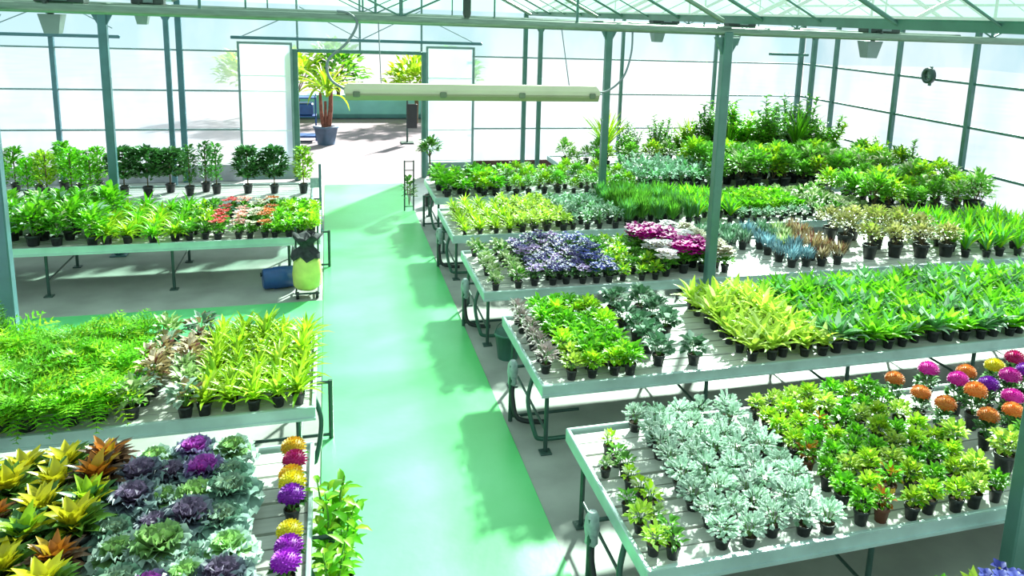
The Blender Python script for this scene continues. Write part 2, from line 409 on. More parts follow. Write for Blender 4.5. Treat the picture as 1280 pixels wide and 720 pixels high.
grow_lamp(7.40, 13.58, 1.15, 'grow lamp just right of the middle post, hung on second truss')
grow_lamp(5.85, 13.58, 1.05, 'grow lamp hung on second truss, left of the middle post')
grow_lamp(-2.72, 13.58, .9, 'small grow lamp hung between the two left posts')
# dark vent motor
e = empty('vent_motor', (1.47, 8.81, 3.96)); tag(e, 'dark upright vent motor standing on the pipe above the door', 'motor')
mb = MB(); mb.lathe([(.03, -.01), (.045, .03), (.045, .34), (.03, .38)], 10, capt=True); mb.build('motor_body', M['lampbox'], e)
mb = MB(); mb.path([(0, 0, .37), (0, 0, RISE)], .015, 6); mb.build('shaft', M['leg'], e)
# long fluorescent fitting on wires
e = empty('strip_light', (1.52, 8.4, 3.17)); tag(e, 'long cream strip light hanging on wires below the pipe', 'light')
mb = MB()
prof = [(-.045, .085), (.045, .085), (.075, .03), (.075, -.02), (-.075, -.02), (-.075, .03)]
vs = [(-1.37 + (.04 if b > .05 else 0), a, b) for a, b in prof] + [(1.37 - (.04 if b > .05 else 0), a, b) for a, b in prof]
mb.add(vs, [(i, (i + 1) % 6, 6 + (i + 1) % 6, 6 + i) for i in range(6)] + [tuple(range(5, -1, -1)), tuple(range(6, 12))]); hs = mb.build('housing', M['cream'], e)
mb = MB()
prof = [(-.085, -.015), (.085, -.015), (.085, -.035), (.05, -.085), (-.05, -.085), (-.085, -.035)]
vs = [(-1.36, a, b) for a, b in prof] + [(1.36, a, b) for a, b in prof]
mb.add(vs, [(i, (i + 1) % 6, 6 + (i + 1) % 6, 6 + i) for i in range(6)] + [tuple(range(5, -1, -1)), tuple(range(6, 12))]); mb.build('diffuser', M['diff'], e)
for x in (-1.25, -.37, .48, 1.28):
    mb = MB(); mb.box(x - .035, -.10, -.05, x + .035, -.07, .01, 0, .008); mb.build('clip', M['creamdark'], hs)
for x in (-1.0, 1.03):
    mb = MB(); mb.path([(x, 0, .08), (x, .38, .70)], .006, 5); mb.build('suspension_wire', M['cable'], e)
def arc(p):   # smooth curve through points
    out = []
    for i in range(len(p) - 1):
        p0 = Vector(p[max(i - 1, 0)]); p1 = Vector(p[i]); p2 = Vector(p[i + 1]); p3 = Vector(p[min(i + 2, len(p) - 1)])
        for k in range(6):
            t = k / 6; out.append(.5 * ((2 * p1) + (p2 - p0) * t + (2 * p0 - 5 * p1 + 4 * p2 - p3) * t * t + (3 * p1 - p0 - 3 * p2 + p3) * t ** 3))
    out.append(Vector(p[-1])); return out
mb = MB(); mb.path(arc([(-1.36, .0, .02), (-1.5, .05, .12), (-1.52, .15, .3), (-1.33, .25, .48), (-1.22, .34, .68), (-1.3, .38, .78), (-1.42, .40, .80)]), .014, 6); mb.build('power_cable', M['cable'], e)
mb = MB(); mb.path(arc([(1.36, 0, .02), (1.5, .04, .03), (1.72, .15, .18), (1.86, .3, .45), (1.90, .40, .72)]), .012, 6); mb.build('power_cable', M['cable'], e)
# round gauge on the right wall
e = empty('wall_fan', (XR - .10, 14.26, 3.05), 0); tag(e, 'small dark round fan on the right wall near the top', 'fan')
mb = MB()
ring = []
mb.box(-.02, -.04, -.22, .02, .04, .2, 0, .01); mb.build('bracket', M['steel'], e)
mb = MB(); n = 16; vs = []; fs = []
for k in range(n):
    a = 2 * PI * k / n
    for r, x in ((.17, -.1), (.10, -.1), (.10, 0), (.17, 0)): vs.append((x, r * math.cos(a), r * math.sin(a)))
for k in range(n):
    j = (k + 1) % n
    for q in range(4): fs.append((k * 4 + q, j * 4 + q, j * 4 + (q + 1) % 4, k * 4 + (q + 1) % 4))
mb.add(vs, fs, 0, True); mb.build('ring', M['leg'], e)
mb = MB(); mb.add([(-.06, 0, 0)] + [(-.06 + .02 * (k % 2), .10 * math.cos(2 * PI * k / 12), .10 * math.sin(2 * PI * k / 12)) for k in range(12)], [(0, 1 + k, 1 + (k + 1) % 12) for k in range(12)]); mb.build('blade', M['lamp'], e)

# ------------------------------------------------------------------ benches
ZD = .68
def bench(name_ord, x0, x1, y0, y1, path_side, legs, tube=True, group='plant benches', wrap=False):
    cx, cy = (x0 + x1) / 2, (y0 + y1) / 2
    e = empty('growing_bench', (cx, cy, 0)); tag(e, name_ord, 'bench', group)
    X0, X1, Y0, Y1 = x0 - cx, x1 - cx, y0 - cy, y1 - cy
    mb = MB()
    n = max(6, round((Y1 - Y0 - .08) / .172)); st = (Y1 - Y0 - .08) / n
    for k in range(n):
        a = Y0 + .04 + k * st; g = .032 if k % 2 else .014
        mb.box(X0 + .03, a, ZD - .045, X1 - .03, a + st - g, ZD)
    mb.build('deck', M['slat'], e)
    t = .032
    mb = MB(); h0, h1 = ZD - .085, ZD + .03
    for (a, b, c, d_) in ((X0, Y0, X1, Y0 + t), (X0, Y1 - t, X1, Y1), (X0, Y0 + t, X0 + t, Y1 - t), (X1 - t, Y0 + t, X1, Y1 - t)):
        mb.box(a, b, h0, c, d_, h1, 0, .006)
    mb.box(X0 - .002, Y0 - .014, h0, X1 + .002, Y0, h0 + .022); mb.box(X0 - .002, Y0 - .01, h1 - .018, X1 + .002, Y0, h1)
    mb.build('rim', M['rim'], e)
    mb = MB()
    for yy in (Y0 + .25, Y1 - .25): mb.box(X0 + .06, yy - .025, ZD - .13, X1 - .06, yy + .025, ZD - .085)
    mb.build('bearer', M['leg'], e)
    for lx in legs:
        lx -= cx
        for yy in (Y0 + .07, Y1 - .28):
            mb = MB(); mb.path([(lx, yy, .012), (lx, yy, ZD - .085)], .021, 8); mb.box(lx - .055, yy - .055, .0, lx + .055, yy + .055, .014, 0, .003); mb.build('leg', M['leg'], e)
        mb = MB(); mb.path([(lx, Y0 + .07, .22), (lx, Y1 - .28, .22)], .014, 6); mb.build('crossbar', M['leg'], e)
    s = -1 if path_side == 'left' else 1
    ex = X0 if s < 0 else X1
    if tube:
        mb = MB(); mb.path(arc([(ex - s * .02, Y0 + .42, ZD - .09), (ex + s * .04, Y0 + .34, .4), (ex + s * .0, Y0 + .22, .14), (ex - s * .06, Y0 + .20, .07), (ex - s * .3, Y0 + .2, .06)]), .022, 8); mb.build('end_tube', M['hose'], e)
    mb = MB(); mb.path([(ex + s * .12, Y0 + .72, 0), (ex + s * .12, Y0 + .72, .60)], .022, 8); mb.path([(ex + s * .12, Y0 + .72, .05), (ex - s * .6, Y0 + .72, .05)], .016, 6); mb.path([(ex + s * .12, Y0 + .72, .58), (ex - s * .05, Y0 + .72, .58)], .016, 6); mb.build('end_stand', M['leg'], e)
    if wrap:
        mb = MB(); mb.lathe([(.028, .64), (.05, .60), (.058, .52), (.045, .44), (.05, .40), (.03, .37)], 9, (ex + s * .10, Y0 + .74, 0)); mb.build('valve_wrap', M['wrap'], e)
        mb = MB(); mb.path(arc([(ex + s * .10, Y0 + .74, .40), (ex + s * .11, Y0 + .68, .25), (ex + s * .06, Y0 + .60, .08), (ex - s * .2, Y0 + .55, .04)]), .026, 8); mb.build('valve_hose', M['black'], e)
    return e
def rng(a, b, st):
    out = []; x = a
    while x < b: out.append(x); x += st
    return out
NAMES = ['front right', 'second right', 'third right', 'fourth right', 'fifth right', 'rear right']
BR = [(1.80, 12.3, 3.91, 5.66), (1.80, 12.3, 6.42, 8.17), (1.74, 12.3, 8.95, 10.70), (1.74, 12.3, 11.46, 13.21), (1.80, 12.3, 13.97, 15.72), (5.0, 12.3, 16.45, 18.1)]
blab = ['slatted metal growing bench at front right holding silver and green pots',
        'second growing bench on the right, holding lime and green plants',
        'third growing bench on the right, holding purple and magenta flowers',
        'fourth growing bench on the right, packed with mixed green pots',
        'fifth growing bench on the right, with small green pots',
        'rear growing bench on the right, by the far wall under tall plants']
for (a, b, c, d), lab, i in zip(BR, blab, range(6)):
    bench(lab, a, b, c, d, 'left', rng(a + .07, b, 1.62), True, wrap=(i < 4))
BL = [(-8.0, -.16, 4.16, 5.91), (-8.0, -.16, 6.46, 8.10), (-8.0, -.16, 11.74, 13.40), (-8.0, -.30, 14.02, 15.60)]
blab = ['slatted growing bench at front left holding ornamental cabbages',
        'second growing bench on the left, holding ferns and lime plants',
        'third growing bench on the left, beyond the green cross aisle',
        'rear growing bench on the left, holding a row of clipped bushes']
for (a, b, c, d), lab, i in zip(BL, blab, range(4)):
    bench(lab, a, b, c, d, 'right', [-.3 - 1.55 * k - (.0 if i < 2 else .3) for k in range(6)], i < 2)
bench('nearest right bench, below the picture edge, with plant tops peeping over', 1.80, 12.3, 1.4, 3.15, 'left', rng(1.9, 12, 1.62), False)

# ------------------------------------------------------------------ plant kinds
ORD = ['first', 'second', 'third', 'fourth', 'fifth', 'sixth', 'seventh', 'eighth', 'ninth', 'tenth', 'eleventh', 'twelfth', 'thirteenth', 'fourteenth', 'fifteenth', 'sixteenth', 'seventeenth', 'eighteenth', 'nineteenth', 'twentieth', 'twenty-first', 'twenty-second', 'twenty-third', 'twenty-fourth', 'twenty-fifth', 'twenty-sixth', 'twenty-seventh', 'twenty-eighth', 'twenty-ninth', 'thirtieth', 'thirty-first', 'thirty-second']
POTS = {}
def pot_obj(r, h, mat, parent):
    key = (round(r, 3), round(h, 3), mat)
    if key not in POTS:
        mb = MB()
        mb.lathe([(r * .72, 0), (r * .93, h * .78), (r * 1.02, h * .79), (r * 1.04, h), (r * .94, h), (r * .92, h * .86)], 10)
        n = 10; vs = [(r * .925 * math.cos(2 * PI * k / n), r * .925 * math.sin(2 * PI * k / n), h * .87) for k in range(n)]
        mb.add(vs, [tuple(range(n))], 1)
        o = mb.build('pot', [M[mat], M['soil']], None, False); POTS[key] = o.data
    o = bpy.data.objects.new('pot', POTS[key]); COL.objects.link(o); o.parent = parent
    return o
def f_bush(h0, rx, rz, n, L, W, mats=3, up=.5, shape='oval', seg=2, stems=5):
    """shell of leaves on thin stems; centre height h0+rz"""
    mb = MB(); c = Vector((0, 0, h0 + rz * .8))
    for k in range(stems):
        a = 2 * PI * k / stems + U(-.3, .3); mb.path([(0, 0, h0 - .03), (rx * .4 * math.cos(a), rx * .4 * math.sin(a), h0 + rz * U(.7, 1.3))], .003 + rx * .012, 4, 3, False)
    for k in range(n):
        a = U(0, 2 * PI); s = U(-.55, 1); q = math.sqrt(max(0, 1 - s * s)); rr = U(.35, .9)
        p = c + Vector((rx * q * math.cos(a), rx * q * math.sin(a), rz * s)) * rr
        el = math.asin(s) * .6 + up * U(.2, 1.2)
        mi = 0 if R() < .62 else (1 if R() < .6 else 2)
        mb.blade(p, a + U(-.7, .7), el, L * U(.7, 1.2), W * U(.8, 1.2), U(.2, 1.0), seg, mi, shape)
    return mb
def f_rosette(h0, n, L, W, el0=1.35, el1=.25, droop=1.1, shape='strap', seg=4, dark_out=0.0):
    mb = MB()
    for k in range(n):
        t = k / n; a = k * 2.399 + U(-.25, .25)
        el = el0 + (el1 - el0) * t + U(-.12, .12)
        mi = 0 if R() < .6 else (1 if R() < .6 else 2)
        if dark_out and t > dark_out and R() < .8: mi = 2
        mb.blade((.008 * math.cos(a), .008 * math.sin(a), h0 - .01), a, el, L * U(.8, 1.12), W * U(.85, 1.15), droop * U(.6, 1.2), seg, mi, shape)
    return mb
def f_fern(h0, n, L):
    mb = MB()
    for k in range(n):
        a = k * 2.399 + U(-.3, .3); e = U(.35, 1.4); ln = L * U(.7, 1.15); p = Vector((0, 0, h0 - .01)); pts = [p.copy()]; es = e; ss = 9
        mi = random.choice((0, 0, 1, 2))
        for i in range(ss):
            d = Vector((math.cos(a) * math.cos(es), math.sin(a) * math.cos(es), math.sin(es))); p = p + d * ln / ss; es -= U(.1, .2); pts.append(p.copy())
        side = Vector((-math.sin(a), math.cos(a), 0))
        for i in range(1, ss + 1):
            wl = ln * .30 * math.sin(PI * (.2 + .75 * i / ss)) + .01
            for s in (-1, 1):
                dd = (side * s + (pts[i] - pts[i - 1]).normalized() * .6 + Vector((0, 0, U(-.2, .35)))).normalized()
                q = pts[i]; wn = Vector((0, 0, 1)).cross(dd).normalized() * ln * .035
                mb.add([q - wn * .6, q + wn, q + dd * wl * U(.7, 1.1)], [(0, 1, 2)], mi)
                for _ in range(2):
                    q2 = q + dd * wl * U(.2, .7); d3 = (dd + Vector((U(-.8, .8), U(-.8, .8), U(-.2, .8)))).normalized()
                    mb.add([q2 - wn * .5, q2 + wn * .5, q2 + d3 * wl * .55], [(0, 1, 2)], mi)
        mb.path(pts[::3], ln * .006, 3, 3, False)
    return mb
def f_kale(h0, r, rings=4, cmats=(0, 1, 2, 3)):
    """ornamental cabbage: rings of ruffled leaves, centre in its own colour"""
    mb = MB()
    for ri in range(rings):
        t = ri / (rings - 1); n = 11 - ri * 2; L = r * (1.05 - .62 * t); W = L * (1.0 - .1 * t); el = .15 + 1.05 * t
        for k in range(n):
            a = 2 * PI * k / n + ri * .5 + U(-.15, .15); seg = 4; cols = 7; vs = []
            p = Vector((math.cos(a) * .01, math.sin(a) * .01, h0 + .01 + .035 * t)); e = el + U(-.15, .15); side = Vector((-math.sin(a), math.cos(a), 0))
            ph = U(0, 6)
            for i in range(seg + 1):
                tt = i / seg; d = Vector((math.cos(a) * math.cos(e), math.sin(a) * math.cos(e), math.sin(e))); up = d.cross(side)
                wv = W * (.22 + .78 * math.sin(PI * min(.75, tt * .72 + .06)))
                for c in range(cols):
                    u = c / (cols - 1) * 2 - 1
                    ruf = (tt ** 1.5) * r * .19 * math.sin(u * 8.5 + ph + i) * (.35 + .65 * abs(u)) + abs(u) ** 2 * r * .12
                    ext = (1 - u * u) * .16 * L * tt
                    vs.append(p + side * u * wv * .5 + up * ruf + d * (ext + tt * r * .05 * math.sin(u * 9 + ph)))
                p = p + d * L / seg; e -= .22 * (1 - t)
            fs = []; mi = min(3, cmats[ri])
            for i in range(seg):
                for c in range(cols - 1): fs.append((i * cols + c, i * cols + c + 1, (i + 1) * cols + c + 1, (i + 1) * cols + c))
            inner = [f for q, f in enumerate(fs) if q // (cols - 1) < seg - 1]; outer = [f for q, f in enumerate(fs) if q // (cols - 1) >= seg - 1]
            mb.add(vs, inner, mi, True)
            o = len(mb.v) - len(vs)
            for f in outer: mb.f.append([o + x for x in f]); mb.m.append(max(0, mi - 1) if ri > 0 else 0); mb.sm.append(True)
    return mb
def f_dusty(h0, rx, rz, n, L):
    """lobed felted leaves"""
    mb = MB(); c = Vector((0, 0, h0 + rz * .55))
    for k in range(4):
        a = 2 * PI * k / 4 + U(-.3, .3); mb.path([(0, 0, h0 - .03), (rx * .35 * math.cos(a), rx * .35 * math.sin(a), h0 + rz * .9)], .004, 4, 3, False)
    for k in range(n):
        a = U(0, 2 * PI); s = U(-.3, 1); q = math.sqrt(max(0, 1 - s * s)); rr = U(.3, .75)
        p = c + Vector((rx * q * math.cos(a), rx * q * math.sin(a), rz * s)) * rr
        el = math.asin(s) * .8 + U(.0, .5); ln = L * U(.75, 1.15); mi = 0 if R() < .6 else (1 if R() < .6 else 2)
        aa = a + U(-.5, .5)
        d = Vector((math.cos(aa) * math.cos(el), math.sin(aa) * math.cos(el), math.sin(el))); side = Vector((-math.sin(aa), math.cos(aa), 0))
        mb.blade(p, aa, el, ln, ln * .34, .8, 2, mi, 'round')
        for i in range(1, 4):
            for sg in (-1, 1):
                b = p + d * ln * (.15 + .24 * i) - Vector((0, 0, .03 * ln * i))
                az2 = aa + sg * U(.7, 1.0); mb.blade(b, az2, el * .6 + .1, ln * (.50 - .07 * i), ln * .27, .6, 2, mi, 'round')
    return mb
def f_pompom(z, r, c=(0, 0), n=70, flat=.75, mi=None):
    mb = MB(); cc = Vector((c[0], c[1], z))
    mb.lathe([(.004, -r * flat * .55), (r * .8, -r * flat * .3), (r * .90, r * flat * .05), (r * .78, r * flat * .42), (r * .45, r * flat * .70), (.004, r * flat * .80)], 10, tuple(cc), 1)
    n = int(n * 1.7)
    for k in range(n):
        s = -.35 + 1.35 * (k + .5) / n; a = k * 2.399; q = math.sqrt(max(0, 1 - s * s))
        p = cc + Vector((r * .80 * q * math.cos(a), r * .80 * q * math.sin(a), r * .80 * flat * s))
        mb.blade(p, a, math.asin(max(-1, min(1, s))) * .8 + U(.1, .5), r * .30, r * .27, .9, 2, 0 if R() < .7 else 1, 'round', .25)
    return mb
def f_cymes(z, rx, n, s, spread=.06):
    """loose flat flowers, five petals each"""
    mb = MB()
    for k in range(n):
        a = k * 2.399; q = math.sqrt((k + .5) / n) * rx; p = Vector((q * math.cos(a), q * math.sin(a), z + U(-spread, spread) * .5 + (rx - q) * .5))
        tilt = U(-.1, .4); mi = 0 if R() < .6 else 1
        for j in range(5): mb.blade(p, 2 * PI * j / 5 + a, .45 + tilt * math.cos(2 * PI * j / 5), s, s * .85, .7, 2, mi, 'round', .15)
        mb.lathe([(.003, -.004), (s * .2, .002), (.003, s * .16)], 5, tuple(p), 2)
    return mb
def f_column(h0, h, r, n, L, W, trunk=.0):
    """clipped upright: trunk and dense leaf shell"""
    mb = MB(); mb.path([(0, 0, h0 - .03), (0, 0, h0 + h * .9)], .011, 6, 3)
    for k in range(n):
        t = R(); z = h0 + trunk + (h - trunk) * t; rr = r * (math.sin(PI * (.12 + .80 * t)) ** .6) * U(.45, 1.0); a = U(0, 2 * PI)
        mi = 0 if R() < .6 else (1 if R() < .6 else 2)
        mb.blade((rr * math.cos(a), rr * math.sin(a), z), a + U(-.8, .8), U(-.1, 1.1), L * U(.7, 1.2), W * U(.8, 1.2), U(.2, .9), 2, mi, 'oval')
    return mb
def f_shrub(h0, h, r, nst, per, L, W, lean=.25):
    """several leafy stems"""
    mb = MB()
    for k in range(nst):
        a = 2 * PI * k / nst + U(-.4, .4); l = U(.15, 1) * r; hh = h * (1.05 - .45 * (l / r) ** 2) * U(.45, 1.0)
        pts = [Vector((0, 0, h0 - .03)) + Vector((l * t ** .8 * math.cos(a), l * t ** .8 * math.sin(a), hh * t)) + Vector((U(-.01, .01), U(-.01, .01), 0)) for t in (0, .25, .5, .75, 1)]
        mb.path(pts, [.010, .009, .008, .006, .003], 5, 3, False)
        for i in range(per):
            t = .04 + .96 * i / per; j = min(3, int(t * 4)); p = pts[j].lerp(pts[j + 1], t * 4 - j); az = i * 2.399 + k
            mi = 0 if R() < .6 else (1 if R() < .6 else 2)
            mb.blade(p, az, U(.1, .9), L * U(.7, 1.2) * (1.1 - .4 * t), W * U(.8, 1.2), U(.4, 1.2), 3, mi, 'oval')
    return mb
def f_spikes(h0, n, h, r, w):
    """tight upright needles"""
    mb = MB()
    for k in range(n):
        a = U(0, 2 * PI); q = math.sqrt(R()) * r
        mi = 0 if R() < .6 else (1 if R() < .6 else 2)
        mb.blade((q * math.cos(a) * .5, q * math.sin(a) * .5, h0 - .01 + U(0, h * .45)), a, U(.9, 1.5), h * U(.4, .65), w, U(-.1, .3), 2, mi, 'oval')
    return mb
def f_mix(*ms):
    out = MB()
    for m in ms: out.add(m.v, [], 0); 
    return out

# colours (linear albedo)
LIME = [leaf((.38, .60, .02), .4), leaf((.50, .66, .06), .4), leaf((.20, .42, .02), .35)]
YLIME = [leaf((.48, .66, .07), .4), leaf((.64, .76, .24), .4), leaf((.27, .48, .03), .35)]
BRIGHT = [leaf((.15, .50, .012), .4), leaf((.26, .60, .03), .4), leaf((.07, .28, .012), .35)]
MID = [leaf((.10, .32, .025), .35), leaf((.18, .45, .05), .35), leaf((.05, .17, .015), .3)]
DARK = [leaf((.05, .16, .035), .28), leaf((.10, .27, .06), .28), leaf((.025, .09, .02), .2)]
BLUEG = [leaf((.12, .34, .10), .3), leaf((.42, .58, .42), .3), leaf((.05, .20, .06), .3)]
SILVER = [leaf((.58, .74, .62), .2, .7), leaf((.76, .86, .78), .2, .7), leaf((.24, .42, .26), .2, .7)]
SILVG = [leaf((.10, .22, .12), .25), leaf((.42, .54, .44), .25), leaf((.04, .12, .05), .25)]
CREAMG = [leaf((.28, .42, .14), .3), leaf((.60, .64, .40), .3), leaf((.12, .26, .06), .3)]
CROT = [leaf((.50, .46, .015), .3, .3), leaf((.62, .54, .02), .3, .3), leaf((.07, .16, .02), .25, .3)]
CROTR = [leaf((.40, .13, .012), .3, .3), leaf((.50, .30, .015), .3, .3), leaf((.09, .05, .03), .25, .3)]
REDG = [leaf((.30, .22, .10), .3), leaf((.55, .44, .32), .3), leaf((.18, .05, .04), .25)]
TAN = [leaf((.42, .42, .12), .3), leaf((.52, .47, .24), .3), leaf((.20, .24, .06), .3)]
PINKG = [leaf((.38, .28, .28), .3), leaf((.52, .42, .42), .3), leaf((.14, .16, .10), .3)]
KALEG = [leaf((.25, .40, .34), .25, .5), leaf((.13, .26, .18), .25, .5), leaf((.20, .30, .22), .25, .5), leaf((.30, .40, .24), .25, .5)]
KALEL = [leaf((.42, .55, .48), .25, .5), leaf((.22, .40, .14), .25, .5), leaf((.28, .48, .14), .25, .5), leaf((.40, .55, .25), .25, .5)]
KALEP = [leaf((.16, .22, .24), .25, .5), leaf((.13, .10, .22), .25, .5), leaf((.30, .05, .34), .3, .5), leaf((.52, .08, .46), .3, .5)]
KALEV = [leaf((.20, .28, .28), .25, .5), leaf((.10, .12, .16), .25, .5), leaf((.14, .10, .18), .25, .5), leaf((.22, .16, .26), .25, .5)]
ST = M['gstem']; SW = M['stem']
def fl(c, c2=None, eye=(.7, .5, .02)): return [leaf(c, .3, .5), leaf(c2 or tuple(x * .6 for x in c), .3, .5), leaf(eye, .2, .6)]
MAG = fl((.55, .012, .32), (.68, .05, .45)); ORANGE = fl((.66, .17, .03), (.74, .30, .07)); YEL = fl((.75, .55, .015), (.72, .66, .03))
PURP = fl((.22, .012, .42), (.34, .03, .55)); CRIM = fl((.45, .01, .10), (.60, .02, .22)); VIOB = fl((.05, .03, .17), (.11, .08, .32), (.4, .3, .1))
BLUEV = fl((.03, .035, .26), (.06, .07, .40), (.6, .5, .1)); LILAC = fl((.36, .22, .52), (.62, .48, .74), (.5, .4, .1)); WHITE = fl((.84, .80, .82), (.78, .68, .74)); PINK = fl((.75, .30, .30), (.8, .45, .4)); RED = fl((.55, .03, .05), (.62, .08, .08)); CREAMF = fl((.78, .74, .58), (.7, .62, .5))

class Kind:
    """one potted plant: proto built once per variant, then copied with its parts"""
    def __init__(s, name, cat, potr, poth, potmat, variants):
        s.name, s.cat, s.n = name, cat, len(variants); s.protos = []
        s.pot = (potr, poth, potmat)
        s.var = [[(nm, mb.build(nm, mats, None, False).data) for nm, mb, mats in v] for v in variants]
    def place(s, x, y, z, sc, rz, label, group, vi=None, pot=True):
        vi = random.randrange(s.n) if vi is None else vi
        if len(s.protos) < s.n: s.protos += [None] * (s.n - len(s.protos))
        if s.protos[vi] is None:
            e = empty(s.name)
            if s.pot[0]: pot_obj(*s.pot, e)
            for nm, me in s.var[vi]:
                o = bpy.data.objects.new(nm, me); COL.objects.link(o); o.parent = e
            s.protos[vi] = e
        else: e = copy_tree(s.protos[vi])
        e.location = (x, y, z); e.rotation_euler = (0, 0, rz); e.scale = (sc, sc, sc * U(.93, 1.08))
        tag(e, label, s.cat, group)
        return e
def in_view(x, y, z=.8, m=45):
    v = Vector((x, y, z)) - Vector((0, 0, 4.0)); d = v.dot(Fv)
    px = 710.4 + 989.3 * v.dot(Rv) / d; py = 216.3 - 989.3 * v.dot(Uv) / d
    return d > 0 and -m < px < 1280 + m and py < 720 + m
def rowname(j, ny):
    return 'front row' if j == 0 else ('back row' if j == ny - 1 else ORD[j] + ' row')
def patch(kind, desc, where, x0, x1, y0, y1, nx, ny, sc=(.92, 1.1), jit=.12, skip=None, group=None, vi=None, z=ZD, stagger=0.0):
    """pots set out in rows; every pot a thing with a label of its own"""
    group = group or (desc + 's on the ' + where)
    dx = (x1 - x0) / max(1, nx - 1) if nx > 1 else 0; dy = (y1 - y0) / max(1, ny - 1) if ny > 1 else 0
    skip0 = skip
    skip = lambda i, j: bool(skip0 and skip0(i, j)) or not in_view(x0 + dx * i, y0 + dy * j)
    for j in range(ny):
        n = 0
        for i in range(nx):
            if skip and skip(i, j): continue
            n += 1
        c = 0
        for i in range(nx):
            if skip and skip(i, j): continue
            x = x0 + dx * i + U(-jit, jit) * (dx or .2) + (stagger * dx if j % 2 else 0); y = y0 + dy * j + U(-jit, jit) * (dy or .2)
            if n == 1: pos = 'alone in ' + rowname(j, ny)
            elif ny == 1: pos = (ORD[c] + ' from left')
            else: pos = (ORD[c] + ' from left in ' + rowname(j, ny))
            v = vi(i, j) if callable(vi) else vi
            kind.place(x, y, z, U(*sc), U(0, 6.28), desc + ', ' + where + ', ' + pos, group, v)
            c += 1

# ---- the kinds
k_dusty = Kind('dusty_miller', 'plant', .055, .075, 'pot', [[('foliage', f_dusty(.075, .115, .105, 84, .052), SILVER + [ST])] for _ in range(3)])
k_dustyg = Kind('dusty_miller', 'plant', .055, .10, 'pot', [[('foliage', f_dusty(.10, .12, .12, 40, .105), [SILVER[1], SILVER[0], BRIGHT[0], ST])] for _ in range(2)])
k_small = Kind('euonymus', 'plant', .055, .115, 'pot', [[('foliage', f_bush(.115, .08, .07, 105, .052, .034), m + [ST])] for m in (BRIGHT, [LIME[0], LIME[1], BRIGHT[0]], MID, [YLIME[0], YLIME[1], MID[0]])])
k_smallred = Kind('euonymus', 'plant', .055, .115, 'potbrown', [[('foliage', f_bush(.115, .075, .07, 70, .055, .032), [BRIGHT[0], CROTR[0], CROTR[1], ST])]])
k_sparse = Kind('seedling', 'plant', .045, .08, 'pot', [[('foliage', f_bush(.08, .06, .05, 26, .055, .032), m + [ST])] for m in (CREAMG, MID, [LIME[0], CREAMG[1], MID[0]])])
def mum(fm, g=DARK, hz=.30, r=.085): return [('foliage', f_bush(.13, .085, .07, 60, .06, .035), g + [ST]), ('flower_head', f_pompom(hz, r), fm)]
k_mum = {n: Kind('chrysanthemum', 'flower', .06, .13, 'pot', [mum(m)]) for n, m in (('orange', ORANGE), ('magenta', MAG), ('yellow', YEL), ('purple', PURP), ('crimson', CRIM))}
k_lime = Kind('lime_dracaena', 'plant', .055, .10, 'pot', [[('foliage', f_rosette(.10, 15, .27, .055, 1.35, .45, .9, 'oval'), YLIME + [ST])] for _ in range(3)])
k_lime2 = Kind('lime_dracaena', 'plant', .055, .10, 'pot', [[('foliage', f_rosette(.10, 26, .27, .036, 1.45, .35, 1.0, 'strap'), LIME + [ST])] for _ in range(3)])
k_peace = Kind('leafy_houseplant', 'plant', .06, .11, 'pot', [[('foliage', f_rosette(.11, 26, .25, .062, 1.4, .45, .8, 'oval'), m + [ST])] for m in (BRIGHT, [BRIGHT[0], BLUEG[1], BLUEG[0]], [BRIGHT[1], BRIGHT[0], BLUEG[1]], [BLUEG[0], BLUEG[1], BRIGHT[0]])])
k_bright = Kind('bedding_plant', 'plant', .05, .09, 'pot', [[('foliage', f_bush(.09, .10, .08, 85, .07, .042), BRIGHT + [ST])] for _ in range(2)] + [[('foliage', f_bush(.09, .10, .08, 85, .07, .042), [LIME[0], BRIGHT[1], BRIGHT[0], ST])]])
k_yell = Kind('bedding_plant', 'plant', .05, .09, 'pot', [[('foliage', f_bush(.09, .09, .07, 60, .065, .036), YLIME + [ST])]])
k_pink = Kind('pink_foliage_plant', 'plant', .05, .09, 'pot', [[('foliage', f_bush(.09, .08, .10, 55, .07, .03), PINKG + [ST])]])
k_cyc = Kind('cyclamen', 'plant', .065, .11, 'pot', [[('foliage', f_bush(.11, .13, .09, 60, .085, .075, shape='round'), SILVG + [ST])] for _ in range(2)])
k_viola = {n: Kind('viola', 'flower', .05, .09, 'pot', [[('foliage', f_bush(.09, .085, .05, 40, .055, .032), DARK + [ST]), ('flowers', f_cymes(.185, .09, 14, .04), m)]]) for n, m in (('violet', VIOB), ('blue', BLUEV), ('lilac', LILAC))}
k_cycf = {n: Kind('cyclamen', 'flower', .06, .11, 'pot', [[('foliage', f_bush(.11, .11, .06, 46, .075, .06, shape='round'), MID + [ST]), ('flowers', f_cymes(.26, .125, 38, .055, .08), m)]]) for n, m in (('magenta', fl((.50, .002, .28), (.58, .006, .36), (.5, .01, .3))), ('white', WHITE), ('pale', CREAMF), ('pink', PINK))}
k_greenlow = Kind('bedding_plant', 'plant', .05, .09, 'pot', [[('foliage', f_bush(.09, .09, .06, 60, .065, .04), m + [ST])] for m in ([LIME[0], BRIGHT[0], MID[0]], MID)])
k_cream = Kind('variegated_plant', 'plant', .05, .09, 'pot', [[('foliage', f_bush(.09, .09, .08, 55, .07, .045), CREAMG + [ST])], [('foliage', f_bush(.09, .09, .08, 55, .07, .045), [MID[0], CREAMG[1], CREAMG[0], ST])]])
k_silg = Kind('silver_shrub', 'plant', .055, .10, 'pot', [[('foliage', f_bush(.10, .11, .12, 75, .06, .035), [SILVER[2], SILVER[1], SILVG[0], ST])], [('foliage', f_bush(.10, .11, .12, 75, .06, .035), [BLUEG[0], BLUEG[1], SILVER[1], ST])]])
